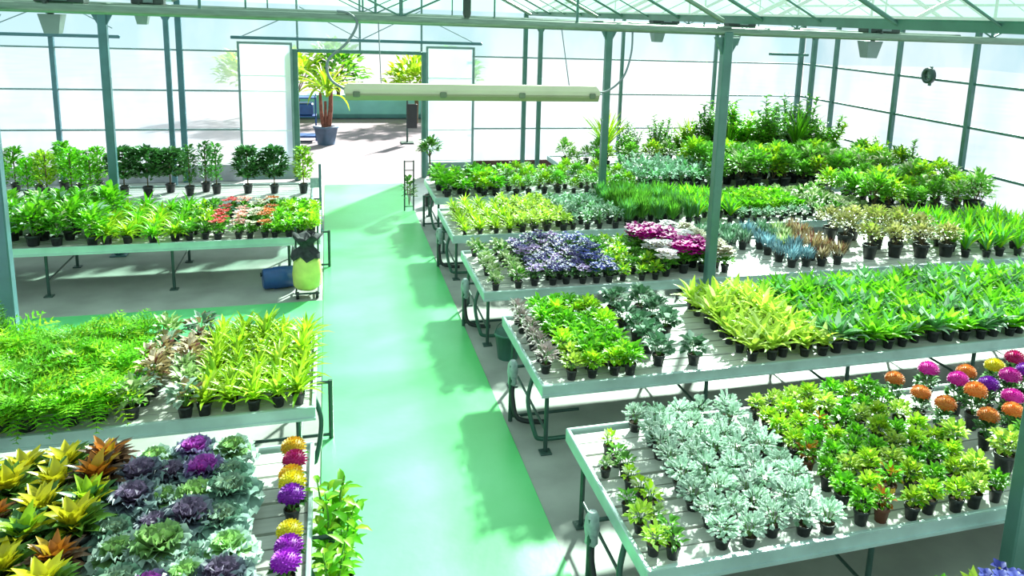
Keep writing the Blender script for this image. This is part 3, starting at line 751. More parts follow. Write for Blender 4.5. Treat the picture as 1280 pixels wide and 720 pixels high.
k_heath = {n: Kind('heather', 'plant', .055, .10, 'pot', [[('foliage', f_spikes(.10, 110, .17, .16, .016), m + [ST])]]) for n, m in (('brown', REDG), ('blue', [leaf((.20, .36, .44), .2), leaf((.36, .55, .62), .2), leaf((.08, .18, .22), .2)]), ('dark', SILVG), ('green', CREAMG))}
k_conif = Kind('dwarf_conifer', 'plant', .065, .12, 'pot', [[('foliage', f_spikes(.12, 220, .42, .17, .02), m + [ST])] for m in (MID, [BLUEG[0], MID[0], MID[1]])])
k_tan = Kind('golden_shrub', 'shrub', .10, .19, 'pot', [[('foliage', f_bush(.19, .19, .16, 230, .06, .036), m + [SW])] for m in (TAN, [TAN[0], YLIME[0], TAN[2]])])
k_up = Kind('upright_foliage_plant', 'plant', .065, .12, 'pot', [[('foliage', f_rosette(.12, 26, .40, .05, 1.5, .8, .5, 'oval'), m + [ST])] for m in (BRIGHT, [BRIGHT[0], BLUEG[0], LIME[0]])])
k_mound = Kind('bedding_plant', 'plant', .06, .10, 'pot', [[('foliage', f_bush(.10, .15, .11, 130, .08, .045), m + [ST])] for m in ([BRIGHT[1], BRIGHT[0], LIME[0]], BRIGHT)])
k_midbush = Kind('bushy_houseplant', 'shrub', .09, .16, 'pot', [[('foliage', f_bush(.16, .21, .22, 190, .10, .055), m + [SW])] for m in ([MID[1], BRIGHT[0], MID[0]], [MID[0], BRIGHT[0], MID[1]], [LIME[0], BRIGHT[1], MID[0]], [MID[1], CREAMG[1], MID[0]])])
k_tall = Kind('tall_shrub', 'shrub', .14, .26, 'pot', [[('foliage', f_shrub(.26, 1.08, .46, 11, 26, .20, .085), m + [SW])] for m in ([BRIGHT[0], MID[1], MID[0]], [BRIGHT[0], LIME[0], BRIGHT[1]], [MID[1], SILVER[2], CREAMG[0]], [MID[0], DARK[1], MID[1]])])
k_grass = Kind('tall_strap_plant', 'plant', .12, .22, 'pot', [[('foliage', f_rosette(.22, 46, 1.0, .055, 1.52, .9, .6, 'strap', 5), m + [ST])] for m in (BRIGHT, [LIME[0], BRIGHT[1], LIME[1]])])
k_fern = Kind('feathery_fern', 'fern', .075, .13, 'pot', [[('foliage', f_fern(.13, 40, .36), [BRIGHT[0], BRIGHT[1], LIME[0], ST])] for _ in range(3)])
k_fit = Kind('mottled_foliage_plant', 'plant', .05, .09, 'pot', [[('foliage', f_bush(.09, .10, .10, 60, .075, .045), m + [ST])] for m in (REDG, CREAMG, [SILVG[1], REDG[0], SILVG[0]])])
k_kale = {n: Kind('ornamental_cabbage', 'cabbage', .075, .13, 'pot', [[('leaves', f_kale(.13, .155, 5, c), m)] for c in cs]) for n, m, cs in (
    ('green', KALEL, [(0, 1, 2, 3, 3), (0, 1, 1, 2, 3)]), ('purple', KALEP, [(0, 1, 2, 3, 3), (0, 2, 3, 3, 3)]), ('grey', KALEG, [(0, 1, 2, 3, 2), (0, 0, 2, 3, 3)]), ('violet', KALEV, [(0, 1, 2, 3, 3)]))}
k_crot = {n: Kind('croton', 'plant', .08, .14, 'pot', [[('foliage', f_rosette(.14, 44, .17, .066, 1.5, .35, .9, 'oval', 4, .45), m + [SW])] for _ in range(2)]) for n, m in (('yellow', CROT), ('red', CROTR), ('green', [LIME[0], CROT[0], DARK[0]]))}
k_celo = {n: Kind('pansy', 'flower', .05, .09, 'pot', [[('foliage', f_bush(.09, .07, .04, 30, .05, .03), DARK + [ST]), ('flower_head', f_pompom(.175, .08, n=60), m)]]) for n, m in (('yellow', YEL), ('magenta', CRIM), ('orange', fl((.75, .36, .015), (.75, .5, .02))), ('purple', PURP), ('violet', fl((.30, .01, .46), (.45, .03, .6))))}
k_lowfern = Kind('green_fern', 'fern', .06, .10, 'pot', [[('foliage', f_rosette(.10, 34, .24, .035, 1.4, .15, 1.3, 'oval', 3), m + [ST])] for m in (BRIGHT, [LIME[0], BRIGHT[1], BRIGHT[0]])])
k_polka = Kind('pale_spotted_plant', 'plant', .07, .12, 'pot', [[('foliage', f_bush(.12, .17, .17, 120, .09, .06), m + [ST])] for m in ([MID[0], CREAMG[1], BRIGHT[0]], [BRIGHT[0], SILVER[0], MID[0]], BRIGHT)])
k_kal = {n: Kind('kalanchoe', 'flower', .055, .10, 'pot', [[('foliage', f_bush(.10, .10, .06, 50, .065, .045), MID + [ST]), ('flowers', f_cymes(.23, .10, 13, .04, .05), m)]]) for n, m in (('red', RED), ('pink', PINK), ('cream', CREAMF), ('orange', ORANGE), ('yellow', YEL))}
k_top = Kind('clipped_bush', 'shrub', .085, .17, 'pot', [[('foliage', f_column(.18, .66, .24, 420, .12, .075, .12), DARK + [SW])], [('foliage', f_column(.18, .70, .12, 260, .08, .045, .04), [DARK[1], MID[0], DARK[0], SW])], [('foliage', f_column(.18, .62, .17, 300, .09, .05, .06), BRIGHT + [SW])], [('foliage', f_column(.18, .60, .32, 460, .12, .075, .14), DARK + [SW])], [('foliage', f_column(.18, .62, .17, 300, .09, .05, .06), [LIME[0], LIME[1], MID[0], SW])]])

# ------------------------------------------------------------------ FRONT RIGHT BENCH
W = 'front right bench'
patch(k_sparse, 'sparse young plant in small pot', W, 2.04, 2.04, 4.02, 5.25, 1, 9, vi=None, jit=.1)
for (x, y, k, v, d) in ((1.90, 4.97, k_sparse, 0, 'lone pale seedling pot by the back corner of front right bench'), (1.90, 4.52, k_sparse, 1, 'lone dark-leaved seedling by the left rim of front right bench'),
                     (1.91, 4.31, k_yell, 0, 'bright yellow-leaved pot by the left rim, front right bench, farther of two'), (1.91, 4.08, k_yell, 0, 'bright yellow-leaved pot by the left rim, front right bench, nearer of two')):
    k.place(x, y, ZD, .9, R() * 6, d, 'pots along the left rim of front right bench', v)
patch(k_dusty, 'silver felted-leaf pot', W, 2.38, 3.14, 4.04, 5.52, 5, 8, (.95, 1.15), .16, vi=None)
def grid_kind(i, j): return (0, 1, 0, 3, 1, 0, 1, 3)[(i * 3 + j * 5 + (i * j) % 3) % 8]
patch(k_small, 'small green shrub in pot', W, 3.42, 4.55, 4.02, 5.50, 7, 8, (.88, 1.06), .09, skip=lambda i, j: (i, j) in ((1, 0), (2, 1), (2, 5), (0, 3)), vi=grid_kind)
for x, y, d in ((3.58, 4.03, 'small shrub with orange leaves, front row of front right bench'), (3.80, 4.24, 'small red-tinged shrub in second row, front right bench'), (3.79, 5.08, 'small red-tinged shrub in sixth row, front right bench'), (3.40, 4.66, 'small red-tinged shrub at left of fourth row, front right bench')):
    k_smallred.place(x, y, ZD, 1.0, R() * 6, d, 'red-tinged shrubs on front right bench')
mums = [(4.76, 5.40, 'orange', 'orange flower pot at back left of the blooms, front right bench'), (5.16, 5.45, 'magenta', 'magenta flower pot in the back row, front right bench'),
        (4.80, 5.12, 'orange', 'orange flower pot, second nearest in left column of blooms'), (4.82, 4.86, 'orange', 'large orange flower pot at front of the left column of blooms'),
        (5.24, 5.18, 'magenta', 'large magenta flower pot in the middle of the blooms'), (5.47, 5.33, 'orange', 'orange flower pot behind the large magenta one'), (5.50, 5.10, 'purple', 'purple flower pot among the blooms, front right bench'),
        (5.20, 4.94, 'orange', 'orange flower pot between magenta ones, front right bench'), (5.05, 4.64, 'orange', 'salmon-orange flower pot nearest the front, right of the shrubs'),
        (5.82, 5.36, 'yellow', 'yellow flower pot at the back, far right of front bench'), (5.75, 5.12, 'magenta', 'magenta flower pot before the yellow one'), (5.52, 4.86, 'magenta', 'low magenta flower pot, right of the orange pots'),
        (5.32, 4.66, 'orange', 'orange flower pot at right, beside the yellow-topped plant'), (6.14, 5.45, 'crimson', 'crimson flower pot at the right picture edge'), (6.0, 5.18, 'purple', 'purple flower pot at the right picture edge'),
        (5.85, 4.90, 'orange', 'orange flower pot at right edge, second from front')]
for x, y, c, d in mums: k_mum[c].place(x, y, ZD, U(.95, 1.08), R() * 6, d, 'flower pots on front right bench')
for x, y, s, v, d in ((4.92, 4.32, 1.45, 3, 'tall green plant with yellow top, right of the small shrubs'), (5.18, 4.36, 1.4, 2, 'tall grey-green plant at the right edge of front bench'), (4.72, 4.63, 1.2, 3, 'broad yellow-green shrub at right end of fourth row'), (4.52, 4.20, 1.1, 3, 'yellow-green shrub at right end of second row')):
    k_small.place(x, y, ZD, s, R() * 6, d, 'larger shrubs on front right bench', v)
# plants just peeping above the lower picture edge
for x, y, k, v, d in ((3.17, 3.0, k_bright, 0, 'bright green plant top at the lower edge, right of centre'), (3.42, 3.0, k_yell, 0, 'yellow-green plant top at the lower right edge'), (3.60, 3.0, k_viola['blue'], 0, 'blue-flowered plant at the lower right edge')):
    k.place(x, y, ZD, 1.45, R() * 6, d, 'plants on the nearest bench', v)

# ------------------------------------------------------------------ SECOND RIGHT BENCH
W = 'second right bench'
patch(k_pink, 'small pinkish plant in pot', W, 1.94, 1.94, 6.75, 8.0, 1, 6)
patch(k_bright, 'bright green leafy pot', W, 2.15, 2.72, 6.56, 8.02, 4, 8, (.95, 1.2), .16, skip=lambda i, j: (i, j) in ((0, 0), (0, 1), (0, 3)))
for x, y, d in ((2.12, 6.56, 'yellow-leaved pot at the front left corner, second right bench'), (2.16, 6.80, 'yellow-leaved pot just behind the corner one, second right bench')): k_yell.place(x, y, ZD, 1.05, R() * 6, d, 'yellow pots on second right bench')
k_cyc_spots = [(3.05, 8.0), (3.36, 7.95), (3.02, 7.6), (3.38, 7.62), (3.06, 7.28), (3.42, 7.36), (3.06, 6.98), (3.05, 6.68), (3.40, 6.62)]
lbl = ['back left', 'back right', 'second left from back', 'second right from back', 'middle left', 'middle right', 'third left from front', 'front left', 'front right']
for (x, y), l in zip(k_cyc_spots, lbl): k_cyc.place(x, y, ZD, U(1, 1.2), R() * 6, 'dark silver-marbled plant on second right bench, ' + l + ' of its group', 'marbled plants on second right bench')
patch(k_lime, 'lime broad-leaved pot', W, 4.02, 4.80, 6.58, 8.02, 5, 8, (.95, 1.2), .14)
patch(k_peace, 'glossy green leafy pot', W, 5.02, 8.9, 6.60, 8.02, 20, 7, (.95, 1.2), .16, skip=lambda i, j: j < 6 and i > 12 + j * 1.4)

# ------------------------------------------------------------------ THIRD RIGHT BENCH
W = 'third right bench'
patch(k_cream, 'pale variegated pot', W, 1.92, 2.22, 9.12, 10.5, 2, 6)
vk = list(k_viola)
n = 0
def vio(kind, tone, pts):
    pass
for tone, cond in (('violet', lambda i, j: (i + 2 * j) % 3 != 0 and not (i >= 4)), ('lilac', lambda i, j: (i + 2 * j) % 3 == 0 and i < 4), ('blue', lambda i, j: i >= 4)):
    patch(k_viola[tone], tone + ' viola in bloom', W, 2.44, 3.42, 9.14, 10.52, 6, 7, (.95, 1.2), .14, skip=lambda i, j, c=cond: not c(i, j))
patch(k_greenlow, 'low green bedding pot', W, 3.62, 4.05, 9.14, 10.55, 3, 7, (.95, 1.2))
def cy(i, j): return 'magenta' if (i + j) % 4 in (0, 1) and i < 3 else ('white' if (i + j) % 4 == 2 else 'pale')
patch(k_cycf['magenta'], 'magenta flowering pot', W, 4.26, 5.05, 9.28, 10.5, 4, 6, (1, 1.25), .1, skip=lambda i, j: not ((j >= 3 and i in (0, 1)) or (j < 3 and i in (1, 2))))
patch(k_cycf['white'], 'white flowering pot', W, 4.26, 5.05, 9.20, 10.5, 4, 6, (.95, 1.15), .1, skip=lambda i, j: ((j >= 3 and i in (0, 1)) or (j < 3 and i in (1, 2)) or i == 3))
patch(k_cycf['pale'], 'cream flowering pot', W, 4.30, 5.08, 9.20, 10.5, 4, 6, (.95, 1.1), .1, skip=lambda i, j: i != 3)
for tone, cond, ds in (('dark', lambda i, j: (i < 3 and j >= 3) or (i == 4 and j >= 3), 'dark green heather'), ('blue', lambda i, j: i == 3 or (i == 4 and j < 2), 'blue-grey heather'), ('green', lambda i, j: i == 4 and j == 2 or i == 5 and j > 2, 'pale green heather'), ('brown', lambda i, j: (i == 5 and j <= 2) or i == 6, 'brown-pink heather')):
    patch(k_heath[tone], ds + ' in pot', W, 5.4, 6.9, 9.25, 10.5, 7, 5, (1.25, 1.5), .14, skip=lambda i, j, c=cond: not c(i, j))
patch(k_tan, 'golden-tan shrub in pot', W, 7.55, 8.85, 9.38, 10.4, 4, 3, (1.05, 1.3), .12)
patch(k_up, 'upright bright green pot', W, 9.15, 10.9, 9.2, 10.5, 7, 5, (.9, 1.1), .15)

# ------------------------------------------------------------------ FOURTH RIGHT BENCH
W = 'fourth right bench'
patch(k_lime2, 'yellow-green strap-leaf pot', W, 1.95, 2.65, 11.62, 13.05, 4, 7, (.7, .9), .12)
patch(k_yell, 'low yellow-green pot', W, 2.85, 3.5, 11.62, 13.05, 4, 6, (1.1, 1.4), .12)
patch(k_silg, 'silver-green bushy pot', W, 3.7, 4.4, 11.65, 13.0, 4, 6, (.9, 1.15), .14)
patch(k_conif, 'upright feathery conifer pot', W, 4.62, 5.7, 11.7, 13.0, 5, 5, (.85, 1.05), .12)
patch(k_up, 'upright bright green pot', W, 5.9, 6.5, 11.7, 13.0, 3, 5, (.8, 1.0), .14)
patch(k_silg, 'pale grey-green pot at front edge', W, 6.7, 7.9, 11.62, 11.62, 6, 1, (.8, .95), .1, vi=0)
patch(k_mound, 'vivid green mounded pot', W, 6.72, 8.0, 11.95, 13.02, 6, 5, (.9, 1.1), .12)
patch(k_cream, 'yellowish variegated pot', W, 8.2, 9.1, 11.62, 13.0, 4, 5, (1.2, 1.5), .14)
patch(k_midbush, 'bushy green houseplant', W, 9.35, 11.9, 11.75, 13.0, 8, 4, (.9, 1.45), .2)

# ------------------------------------------------------------------ FIFTH RIGHT BENCH
W = 'fifth right bench'
patch(k_bright, 'bright green leafy pot', W, 2.0, 3.0, 14.15, 15.4, 4, 5, (1.3, 1.7), .16)
patch(k_midbush, 'bushy green houseplant', W, 3.3, 5.6, 14.2, 15.4, 9, 4, (.52, .78), .2, vi=lambda i, j: (2, 3, 2, 0)[(i + j) % 4])
patch(k_silg, 'grey-green bushy pot', W, 5.9, 7.3, 14.2, 15.5, 6, 4, (1.3, 1.7), .16)
patch(k_midbush, 'leafy green houseplant', W, 7.6, 11.9, 14.25, 15.5, 12, 4, (1.0, 1.5), .22)

# ------------------------------------------------------------------ REAR RIGHT BENCH and tall plants
W = 'rear right bench'
patch(k_midbush, 'bushy green houseplant', W, 5.2, 11.9, 16.6, 17.3, 16, 2, (.7, 1.2), .2)
talls = [(6.35, 17.75, k_grass, 1, 1.05, 'bright lime strap plant left of middle, by the far wall'), (7.0, 17.8, k_tall, 2, .75, 'grey-green shrub right of the lime strap plant, far wall'),
         (7.6, 17.6, k_tall, 2, .8, 'grey-green shrub left of the middle post, far wall'), (8.25, 17.6, k_tall, 1, .8, 'bright leafy shrub just left of the middle post'),
         (8.95, 17.7, k_tall, 3, 1.0, 'dark shrub just right of the middle post, far wall'), (9.5, 17.5, k_grass, 0, .9, 'green strap plant among tall shrubs, far right'),
         (9.95, 17.6, k_tall, 1, 1.32, 'tallest pale green shrub by the far wall'), (10.45, 17.2, k_tall, 2, 1.2, 'tall silvery shrub by the far right corner'),
         (10.85, 17.75, k_tall, 0, 1.15, 'tall mid-green shrub by the far right corner'), (11.2, 17.1, k_grass, 0, 1.1, 'tall bright strap plant by the far right corner'),
         (11.75, 17.6, k_tall, 3, 1.25, 'tall dark shrub in the far right corner'), (11.95, 16.9, k_tall, 1, 1.15, 'tall bright shrub at the right end of the rear bench'),
         (12.0, 15.9, k_tall, 0, .95, 'green shrub against the right wall, rear bench end'), (8.6, 17.9, k_grass, 1, .85, 'lime strap plant partly behind the middle post')]
talls += [(10.2, 16.9, k_tall, 0, 1.0, 'green shrub in front of the tallest pale one, far wall'), (9.2, 17.85, k_tall, 2, 1.05, 'grey-green shrub directly behind the strap plant, far wall'), (10.6, 17.95, k_tall, 1, 1.25, 'bright shrub behind the silvery one, far right corner'),
          (11.45, 17.95, k_tall, 2, 1.2, 'silvery shrub at the back of the far right corner'), (11.5, 16.7, k_tall, 0, .95, 'mid-green shrub at front of the far right corner'), (8.0, 17.95, k_tall, 3, .7, 'dark low shrub left of the middle post, far wall'), (6.7, 17.3, k_tall, 0, .6, 'low green shrub in front of the lime strap plant'),
          (9.75, 18.0, k_tall, 3, 1.15, 'dark shrub behind the tallest pale one, far wall'), (12.0, 15.0, k_tall, 1, .8, 'bright shrub against the right wall, fifth bench end'), (12.0, 14.0, k_tall, 3, .75, 'dark shrub against the right wall, fifth bench front')]
for x, y, k, v, s, d in talls: k.place(x, y, ZD if (16.45 < y < 18.1 or y < 15.8) else 0.0, s, R() * 6, d, 'tall plants by the far wall', v)

# ------------------------------------------------------------------ FRONT LEFT BENCH
W = 'front left bench'
cr = []
cc = [['yellow', 'red', 'yellow', 'green'], ['red', 'yellow', 'green', 'red'], ['yellow', 'green', 'yellow', 'yellow'], ['green', 'yellow', 'red', 'yellow'], ['red', 'yellow', 'yellow', 'green'], ['red', 'yellow', 'yellow', 'green']]
cn = {'yellow': 'yellow-leaved croton', 'red': 'orange-red croton', 'green': 'green and yellow croton'}
for j in range(6):
    for i in range(4): cr.append((-1.50 - .25 * i + U(-.03, .03), 4.32 + .26 * j + U(-.02, .02), cc[j][i], cn[cc[j][i]] + ', front left bench, ' + ORD[i] + ' from right in ' + rowname(j, 6)))
for x, y, c, d in cr: in_view(x, y) and k_crot[c].place(x, y, ZD, U(1.1, 1.35), R() * 6, d, 'crotons on front left bench')
ka = [(-1.10, 5.66, 'green', 'green ornamental cabbage at back left of the cabbages'), (-.86, 5.68, 'purple', 'purple-hearted cabbage in the middle of the back row'), (-.58, 5.66, 'green', 'pale-leaved cabbage at back right of the cabbages'),
      (-1.22, 5.40, 'violet', 'dark violet cabbage at left of the second row'), (-.98, 5.42, 'violet', 'violet-grey cabbage in second row, left of the magenta one'), (-.74, 5.36, 'purple', 'bright magenta-purple cabbage, showiest of the group'), (-.50, 5.34, 'grey', 'grey-green cabbage, right of the magenta one'),
      (-1.20, 5.12, 'violet', 'dark cabbage at left of the third row'), (-.97, 5.12, 'green', 'bright green cabbage in the middle of third row'), (-.74, 5.08, 'green', 'green frilled cabbage in front of the magenta one'), (-.52, 5.06, 'grey', 'grey-white cabbage at right of the third row'),
      (-1.19, 4.85, 'grey', 'grey-green cabbage at left of the fourth row'), (-.95, 4.84, 'violet', 'violet-grey cabbage in the fourth row'), (-.72, 4.82, 'violet', 'bluish violet cabbage in fourth row, right of middle'), (-.51, 4.80, 'grey', 'grey-green cabbage at right of the fourth row'),
      (-1.14, 4.57, 'green', 'green cabbage at left of the fifth row'), (-.90, 4.56, 'green', 'bright green cabbage in middle of the fifth row'), (-.68, 4.55, 'grey', 'grey cabbage in the fifth row'), (-.47, 4.54, 'green', 'green cabbage at right of the fifth row'),
      (-1.10, 4.31, 'grey', 'grey cabbage at front left of the cabbages'), (-.86, 4.30, 'purple', 'purple cabbage in the front row'), (-.64, 4.30, 'green', 'green cabbage in the front row'), (-.44, 4.30, 'violet', 'violet cabbage at front right of the cabbages')]
for x, y, c, d in ka: k_kale[c].place(-.68 + (x + .5) * .86 + U(-.035, .035), y + U(-.04, .04), ZD, U(.86, 1.14), R() * 6, d, 'ornamental cabbages on front left bench')
pz = [(5.56, 'orange', 'farthest golden flower pot along the front left bench edge'), (5.38, 'magenta', 'crimson flower pot, second from back along the bench edge'), (5.23, 'orange', 'golden flower pot in front of the crimson one'), (5.08, 'yellow', 'yellow flower pot just behind the purple one'),
      (4.95, 'purple', 'purple flower pot in the middle of the edge row'), (4.60, 'yellow', 'yellow flower pot standing between purple ones'), (4.45, 'violet', 'violet flower pot just before the yellow one'), (4.30, 'violet', 'nearest violet flower pot on the bench edge')]
for y, c, d in pz: k_celo[c].place(-.29 + U(-.01, .01), y, ZD, U(.95, 1.1), R() * 6, d, 'flower pots along the front left bench edge')
e = empty('empty_pot', (-.30, 4.78, ZD)); tag(e, 'empty dark pot between yellow and purple flowers on bench edge', 'pot')
pot_obj(.055, .10, 'pot', e)
e = empty('plant_marker', (-.24, 4.70, ZD)); tag(e, 'cream stick marker lying by the empty pot on front left bench', 'marker')
mb = MB(); mb.box(-.01, -.06, 0, .01, .09, .006, 0, .002); mb.build('stick', M['cream'], e)
for y, s, v, d in ((5.22, 1.25, 0, 'farther leafy plant beside the front left bench, on the floor'), (4.93, 1.2, 1, 'middle leafy plant beside the front left bench, on the floor'), (4.62, 1.15, 0, 'nearest leafy plant beside the front left bench, on the floor')):
    k = KF = globals().get('KF') or Kind('floor_houseplant', 'plant', .10, .18, 'pot', [[('foliage', f_shrub(.18, .50, .17, 7, 16, .13, .05), m + [ST])] for m in ([BRIGHT[1], LIME[0], BRIGHT[0]], [BRIGHT[0], LIME[0], MID[0]])])
    k.place(-.02, y, 0.012, s, R() * 6, d, 'leafy plants beside the front left bench', v)

# ------------------------------------------------------------------ SECOND LEFT BENCH
W = 'second left bench'
patch(k_fern, 'feathery bright green fern', W, -3.0, -1.78, 6.65, 7.85, 6, 5, (.95, 1.2), .16)
patch(k_fit, 'mottled pale and reddish pot', W, -1.52, -1.22, 6.60, 7.95, 2, 7, (1.0, 1.3), .18)
patch(k_lime2, 'lime strap-leaf pot', W, -1.02, -.28, 6.60, 7.95, 5, 8, (.85, 1.1), .14)
k_top.place(-2.95, 8.0, ZD, .62, 1.0, 'small dark upright bush by the left post, second left bench', 'bushes', 1)

# ------------------------------------------------------------------ THIRD LEFT BENCH
W = 'third left bench'
patch(k_polka, 'pale-spotted bushy pot', W, -5.2, -3.2, 11.92, 13.22, 7, 5, (1.1, 1.4), .18)
patch(k_lowfern, 'bright green fern', W, -2.98, -2.12, 11.90, 13.2, 4, 5, (1.1, 1.35), .15)
patch(k_greenlow, 'low yellow-green pot', W, -1.92, -1.75, 11.92, 13.2, 2, 5, (1.1, 1.4), .15)
for tone, x, cnt in (('red', -1.55, 5), ('pink', -1.32, 5), ('cream', -1.10, 5), ('orange', -.92, 5)):
    patch(k_kal[tone], tone + ' flowering pot', W, x, x, 11.92, 13.2, 1, cnt, (.95, 1.15), .18)
patch(k_bright, 'uniform bright green pot', W, -.78, -.28, 11.90, 13.25, 4, 7, (.95, 1.15), .1)

# ------------------------------------------------------------------ REAR LEFT BENCH
tops = [(-3.43, 15.05, 0, 'dark bush just right of the left post'), (-3.02, 14.85, 3, 'broad dark bush, second right of the left post'), (-2.72, 15.15, 3, 'broad dark bush left of the two upright ones'),
        (-2.36, 14.85, 1, 'green upright bush, left of the slim column'), (-2.14, 15.15, 1, 'green upright bush behind the slim column'), (-1.94, 14.95, 1, 'slim upright column bush in a reddish pot'),
        (-1.42, 14.93, 0, 'dark clipped bush, left of the last two'), (-.97, 14.87, 0, 'dark clipped bush, second from the walkway'), (-.47, 14.81, 4, 'yellow-green clipped bush nearest the walkway')]
for x, y, v, d in tops: k_top.place(x, y, ZD, U(.93, 1.04), R() * 6, d + ', rear left bench', 'clipped bushes on rear left bench', v)
patch(k_top, 'light green bushy plant', 'rear left bench', -6.2, -3.85, 14.85, 15.4, 8, 2, (.8, 1.05), .2, vi=lambda i, j: (2, 4, 2, 2)[(i + j) % 4])

# ------------------------------------------------------------------ things beside the benches
e = empty('waste_bag_cart', (-.34, 11.25, 0)); tag(e, 'yellow bag on a small wheeled stand at third left bench end', 'cart')
mb = MB()
n = 14; prof = [(.13, .10), (.18, .15), (.19, .32), (.18, .50), (.14, .60), (.10, .64)]
vs = []; fs = []
for i, (r, z) in enumerate(prof):
    for k in range(n):
        a = 2 * PI * k / n; rr = r * (1 + .06 * math.sin(a * 4 + i)); vs.append((rr * math.cos(a), rr * math.sin(a), z))
for i in range(len(prof) - 1):
    for k in range(n): fs.append((i * n + k, i * n + (k + 1) % n, i * n + n + (k + 1) % n, i * n + n + k))
fs.append(tuple(range(n - 1, -1, -1))); mb.add(vs, fs, 0, True); mb.build('bag', M['yellow'], e)
mb = MB()
for sx in (-.15, .15): mb.path([(sx, .17, .05), (sx, .19, .9), (sx, .15, .95)], .014, 6)
mb.path([(-.15, .17, .08), (.15, .17, .08)], .014, 6); mb.path([(-.15, .17, .08), (-.15, -.15, .07)], .014, 6); mb.path([(.15, .17, .08), (.15, -.15, .07)], .014, 6); mb.path([(-.15, -.15, .07), (.15, -.15, .07)], .014, 6); mb.build('frame', M['leg'], e)
for sx in (-.13, .13):
    mb = MB(); mb.path([(sx - .02, -.16, .055), (sx + .02, -.16, .055)], .05, 12); mb.build('wheel', M['black'], e)
e = empty('dark_cloth', (-.34, 11.25, .62)); tag(e, 'dark crumpled cloth draped over the yellow bag top', 'cloth')
mb = MB(); n = 12; vs = [(0, 0, .16)]; fs = []
for i, (r, z) in enumerate(((.10, .22), (.20, .26), (.19, .23), (.09, .14), (.10, .07), (.18, .0), (.19, -.06))):
    for k in range(n):
        a = 2 * PI * k / n; rr = r * (1 + .18 * math.sin(a * 3 + i * .7)); vs.append((rr * math.cos(a), rr * math.sin(a), z + .04 * math.sin(a * 5 + i)))
for k in range(n): fs.append((0, 1 + k, 1 + (k + 1) % n))
for i in range(6):
    for k in range(n): fs.append((1 + i * n + k, 1 + (i + 1) * n + k, 1 + (i + 1) * n + (k + 1) % n, 1 + i * n + (k + 1) % n))
mb.add(vs, fs, 0, True); mb.build('cloth', M['cloth'], e)
e = empty('drum', (-.72, 11.62, .16), .2); tag(e, 'dark blue drum lying under the third left bench', 'drum')
mb = MB(); mb.path([(-.24, 0, 0), (-.22, 0, 0), (-.10, 0, 0), (-.09, 0, 0), (.09, 0, 0), (.10, 0, 0), (.22, 0, 0), (.24, 0, 0)], [.13, .15, .15, .16, .16, .15, .15, .13], 16); mb.build('body', M['blue'], e)
mb = MB(); mb.path([(-.245, .06, .05), (-.265, .06, .05)], .03, 10); mb.build('cap', M['black'], e)
e = empty('bucket', (1.98, 8.62, 0)); tag(e, 'dark green bucket on the floor between second and third right benches', 'bucket')
mb = MB(); mb.lathe([(.12, 0), (.16, .30), (.17, .30), (.17, .32), (.15, .32), (.115, .02)], 14); mb.build('body', M['bucket'], e)
mb = MB(); mb.path(arc([(-.165, 0, .30), (-.12, 0, .42), (0, 0, .47), (.12, 0, .42), (.165, 0, .30)]), .006, 5); mb.build('handle', M['leg'], e)
# standard tree right of the door and dark stand
e = empty('standard_tree', (1.98, 16.3, 0)); tag(e, 'small round-headed tree on a bare stem, right of the door', 'tree')
pot_obj(.13, .24, 'pot', e)
mb = f_bush(1.05, .24, .24, 220, .11, .055); mb.build('foliage', MID + [SW], e)
mb = MB(); mb.path([(0, 0, .2), (.01, .01, .7), (0, 0, 1.2)], .018, 7); mb.build('trunk', M['stem'], e)
e = empty('trellis_stand', (1.52, 15.9, 0)); tag(e, 'dark upright trellis stand beside the walkway, right of the door', 'stand')
mb = MB()
for sx in (-.09, .09): mb.path([(sx, 0, 0), (sx, 0, 1.05)], .016, 6)
for z in (.1, .35, .6, .85, 1.03): mb.path([(-.09, 0, z), (.09, 0, z)], .010, 6)
mb.build('ladder', M['leg'], e)
mb = f_bush(.15, .13, .35, 90, .10, .05); mb.build('climber', [MID[0], CREAMG[0], DARK[1], SW], e)
e = empty('sign_stand', (-.18, 14.6, 0)); tag(e, 'thin dark upright stand at the left walkway edge, rear left bench end', 'stand')
mb = MB(); mb.path([(0, 0, .01), (0, 0, 1.25)], .022, 8); mb.box(-.10, -.10, 0, .05, .10, .015, 0, .004); mb.build('pole', M['bluesteel'], e)
mb = MB(); mb.box(-.17, -.008, .82, -.02, .008, 1.0, 0, .003); mb.build('plate', M['wrap'], e)

# ------------------------------------------------------------------ outside, seen through the door
e = empty('palm', (-.10, 24.5, -.02)); tag(e, 'palm in slate-blue square pot outside the door', 'palm')
mb = MB(); mb.lathe([(.24, 0), (.34, .5), (.37, .5), (.37, .56), (.31, .56), (.30, .48)], 4); mb.build('pot', [M['bluepot']], e)
for dx, h, r in ((-.12, 1.55, .06), (.14, 1.7, .075), (.0, 1.3, .05)):
    mb = MB(); mb.path([(dx * .5, 0, .45), (dx, 0, h * .6), (dx * 1.2, .02, h)], [r, r * .9, r * .7], 8); mb.build('trunk', M['palmtrunk'], e)
mb = MB()
for q in range(34):
    a = q * 2.399; el = U(.1, 1.45); mb.blade((.12 * math.cos(a) + .05, .12 * math.sin(a), U(1.4, 1.75)), a, el, U(.8, 1.25), .11, U(.8, 1.7), 5, random.choice((0, 0, 1, 2)), 'strap', .3)
mb.build('fronds', LIME, e)
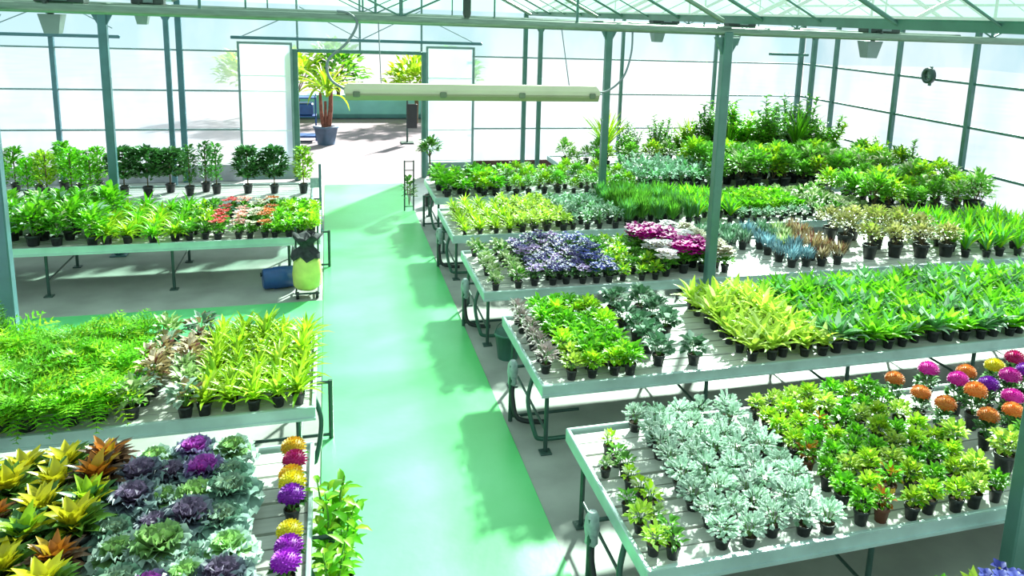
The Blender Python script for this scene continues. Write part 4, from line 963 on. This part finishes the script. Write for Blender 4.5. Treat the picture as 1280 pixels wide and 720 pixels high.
e = empty('plant_trolley', (-.75, 25.2, 0)); tag(e, 'dark blue plant trolley standing left behind the palm', 'trolley')
mb = MB(); mb.box(-.38, -.3, .12, .38, .3, .18, 0, .01); mb.box(-.38, -.3, .75, .38, .3, .79, 0, .01); mb.box(-.38, -.3, 1.3, .38, .3, 1.34, 0, .01)
for sx in (-.36, .36):
    for sy in (-.28, .28): mb.box(sx - .02, sy - .02, 0.02, sx + .02, sy + .02, 1.4)
mb.build('shelves', M['blue'], e)
mb = MB(); mb.box(-.3, -.24, .80, .3, .24, 1.15, 0, .03); mb.build('crate', M['blue'], e)
e = empty('notice_stand', (2.30, 24.6, 0)); tag(e, 'dark narrow notice stand outside, at right of the doorway', 'stand')
mb = MB(); mb.path([(0, 0, .01), (0, 0, 1.5)], .03, 8); mb.box(-.2, -.2, -.02, .2, .2, .02, 0, .01); mb.build('pole', M['leg'], e)
mb = MB(); mb.box(-.02, -.03, .45, .30, .03, 1.2, 0, .01); mb.build('board', M['black'], e)
e = empty('teal_tarp_stack', (1.2, 31, 0)); tag(e, 'pale teal covered stack in the yard beyond the palm', 'stack')
mb = MB(); mb.box(-3.2, -.8, 0, 3.2, .8, .85, 0, .18); mb.build('cover', M['teal'], e)
yt = [(-1.1, 29.5, 2.6, 1.3), (.3, 30.5, 2.9, 1.2), (3.0, 29.0, 2.5, 1.2), (4.6, 31.0, 2.7, 1.3), (-2.8, 31.0, 2.6, 1.2)]
yl = ['bright tree directly behind the palm', 'pale tree in middle of the doorway', 'tree at upper right of the doorway', 'blurred tree seen through the right door leaf', 'blurred tree seen left of the left door leaf']
for k, (x, y, h, r) in enumerate(yt):
    t = empty('yard_tree', (x, y, -.02)); tag(t, yl[k] + ', out in the yard', 'tree', 'yard trees beyond the door')
    mb = MB(); mb.path([(0, 0, 0), (.05, 0, h * .3), (0, .04, h * .6)], [.09, .07, .05], 8); mb.build('trunk', M['stem'], t)
    mb = f_bush(h * .35, r, h * .36, 330, .34, .20, stems=6); mb.build('crown', (BRIGHT if k % 2 else LIME) + [SW], t)

print('objects', len(bpy.data.objects))
